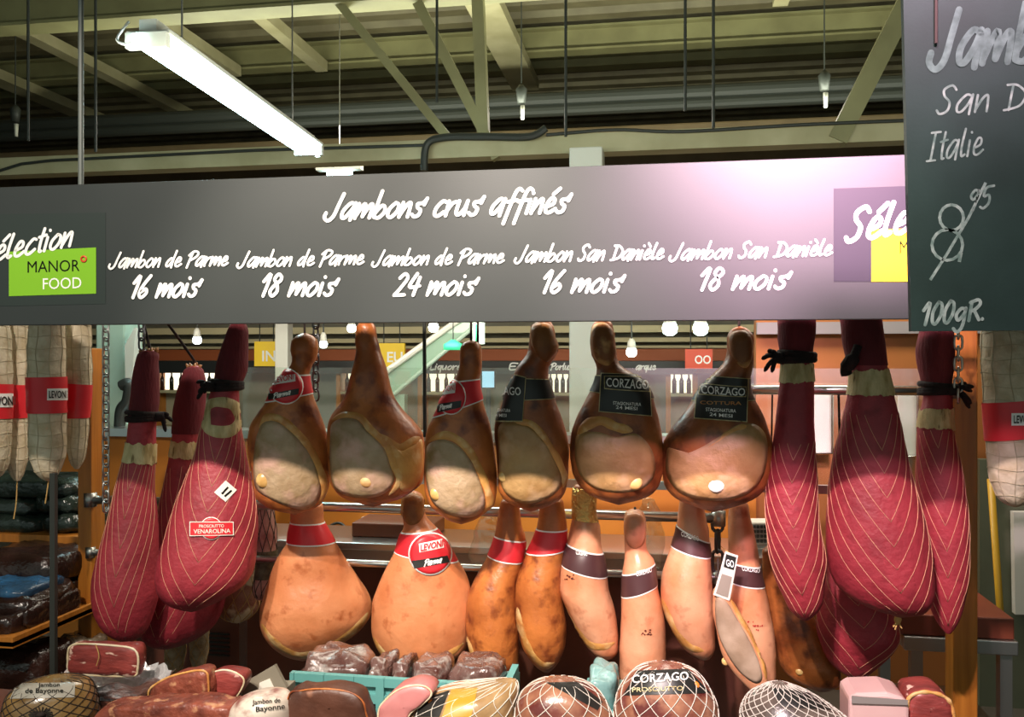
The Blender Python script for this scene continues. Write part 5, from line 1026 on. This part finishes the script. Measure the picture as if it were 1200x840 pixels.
# ---- turquoise crate with packs
cr = root('plastic_crate', at(465, 860, 2.6), 'turquoise plastic crate of film packs behind the netted hams', 'crate')
a, b = at(340, 800, 2.46).x, at(592, 800, 2.46).x; z1 = at(465, 796, 2.46).z; z0 = .36; mb = MB()
mb.box((a, 2.46, z1-.026), (b, 2.48, z1)); mb.box((a, 2.46, z0), (b, 2.48, z0+.04)); mb.box((a, 2.46, z1-.075), (b, 2.475, z1-.05))
for k in range(8): x = a+(b-a)*k/7; mb.box((max(a, x-.012), 2.456, z0), (min(b, x+.012), 2.478, z1+.001))
mb.box((a+.001, 2.474, z1-.055), (b-.001, 2.4785, z1-.02)); mb.build('front_wall', M['turq'], cr)
MB().box((a, 2.70, z0), (b, 2.72, z1-.05)).build('back_wall', M['turq'], cr); MB().box((a, 2.48, z0), (a+.02, 2.70, z1-.02)).build('side_wall', M['turq'], cr); MB().box((b-.02, 2.48, z0), (b, 2.70, z1-.02)).build('side_wall', M['turq'], cr); MB().box((a, 2.46, z0-.02), (b, 2.72, z0)).build('bottom', M['turq'], cr)
tag(MB().box((a-.05, 2.44, 0), (b+.45, 2.84, z0-.02)).build('plinth', M['dark']), 'dark plinth under the turquoise crate', 'plinth')
pm = mat('sliced_meat_pack', '4a2a24', '6e5650', scale=12, rough=.22, bump=1, bscale=34, c3='8f8680', s3=16, t3=(.56, .66), coat=.6)
for i, (x0, x1, y0, Y, dp, lab) in enumerate(((346, 426, 766, 2.5, .26, 'clear film meat pack at the left end of the turquoise crate'), (428, 450, 772, 2.5, .24, 'first of the stacked clear trays in the crate'), (452, 472, 774, 2.5, .24, 'second of the stacked clear trays in the crate'), (476, 520, 776, 2.5, .25, 'clear film meat pack at the middle of the crate'), (522, 584, 776, 2.5, .25, 'clear film meat pack at the right end of the crate'))):
    pack(x0, x1, y0+10, y0+70, Y+.005, .19, pm, lab, 90+i*4, 'meat_pack', 'packet', .02)
tc2 = tag(pack(688, 722, 798, 840, 2.5, .2, mat('turquoise_film', '7fa5a2', rough=.2, bump=.5, c2='5f8785', scale=8), 'pale turquoise film pack between the netted hams', 120, 'meat_pack', 'packet'))
tag(MB().box((at(680, 840, 2.5).x, 2.46, z0-.02), (at(730, 840, 2.5).x, 2.75, at(700, 832, 2.5).z)).build('plastic_box', M['turq']), 'turquoise plastic box under the pale film pack', 'box')

# ---- exit sign pictogram and families of repeats
prism_px([(557, 380), (561, 380), (561, 401), (557, 401)], 7.497, .006).build('pictogram', mat('exit_green', (.05, .6, .25), emit=.6), bpy.data.objects['exit_sign'], True)
FAM = {'netted_ham': None, 'vacuum_pack': 'vacuum packed meats on the left shelf', 'white_salami': 'white salamis with red bands', 'dried_sausage': 'dried sausages under the red hams', 'netted_salami': 'netted salamis behind the red hams',
       'meat_pack': 'film meat packs', 'spot_lamp': 'far spot lamps', 'drop_rod': 'ceiling drop rods', 'roof_girder': 'roof girders', 'ceiling_beam': 'roof cross beams', 'pendant_spotlight': 'pendant spotlights', 'wooden_post': 'wooden rack posts',
       'cross_rail': 'stainless cross rails', 'chain': 'hanging chains', 'wine_shelf': 'lit wine shelves', 'yellow_sign': 'yellow hanging signs', 'cream_rafter': 'cream rafters', 'wall_box': 'white wall boxes', 'plastic_bag': 'clear plastic bags',
       'cut_ham': 'cut hams on the display', 'fluorescent_fixture': 'lit fluorescent battens', 'column': 'shop columns'}
for o in list(COL.objects):
    if o.parent or not o.get('label') or o.get('group'): continue
    k = o.name.split('.')[0]; lab = o['label']
    if k == 'cured_ham': o['group'] = 'hams of the upper row' if 'upper row' in lab else 'hams of the lower row'
    elif k == 'netted_ham': o['group'] = 'white netted hams in front' if 'four in front' in lab else ('red netted hams' if 'red' in lab else 'brown netted hams')
    elif FAM.get(k): o['group'] = FAM[k]
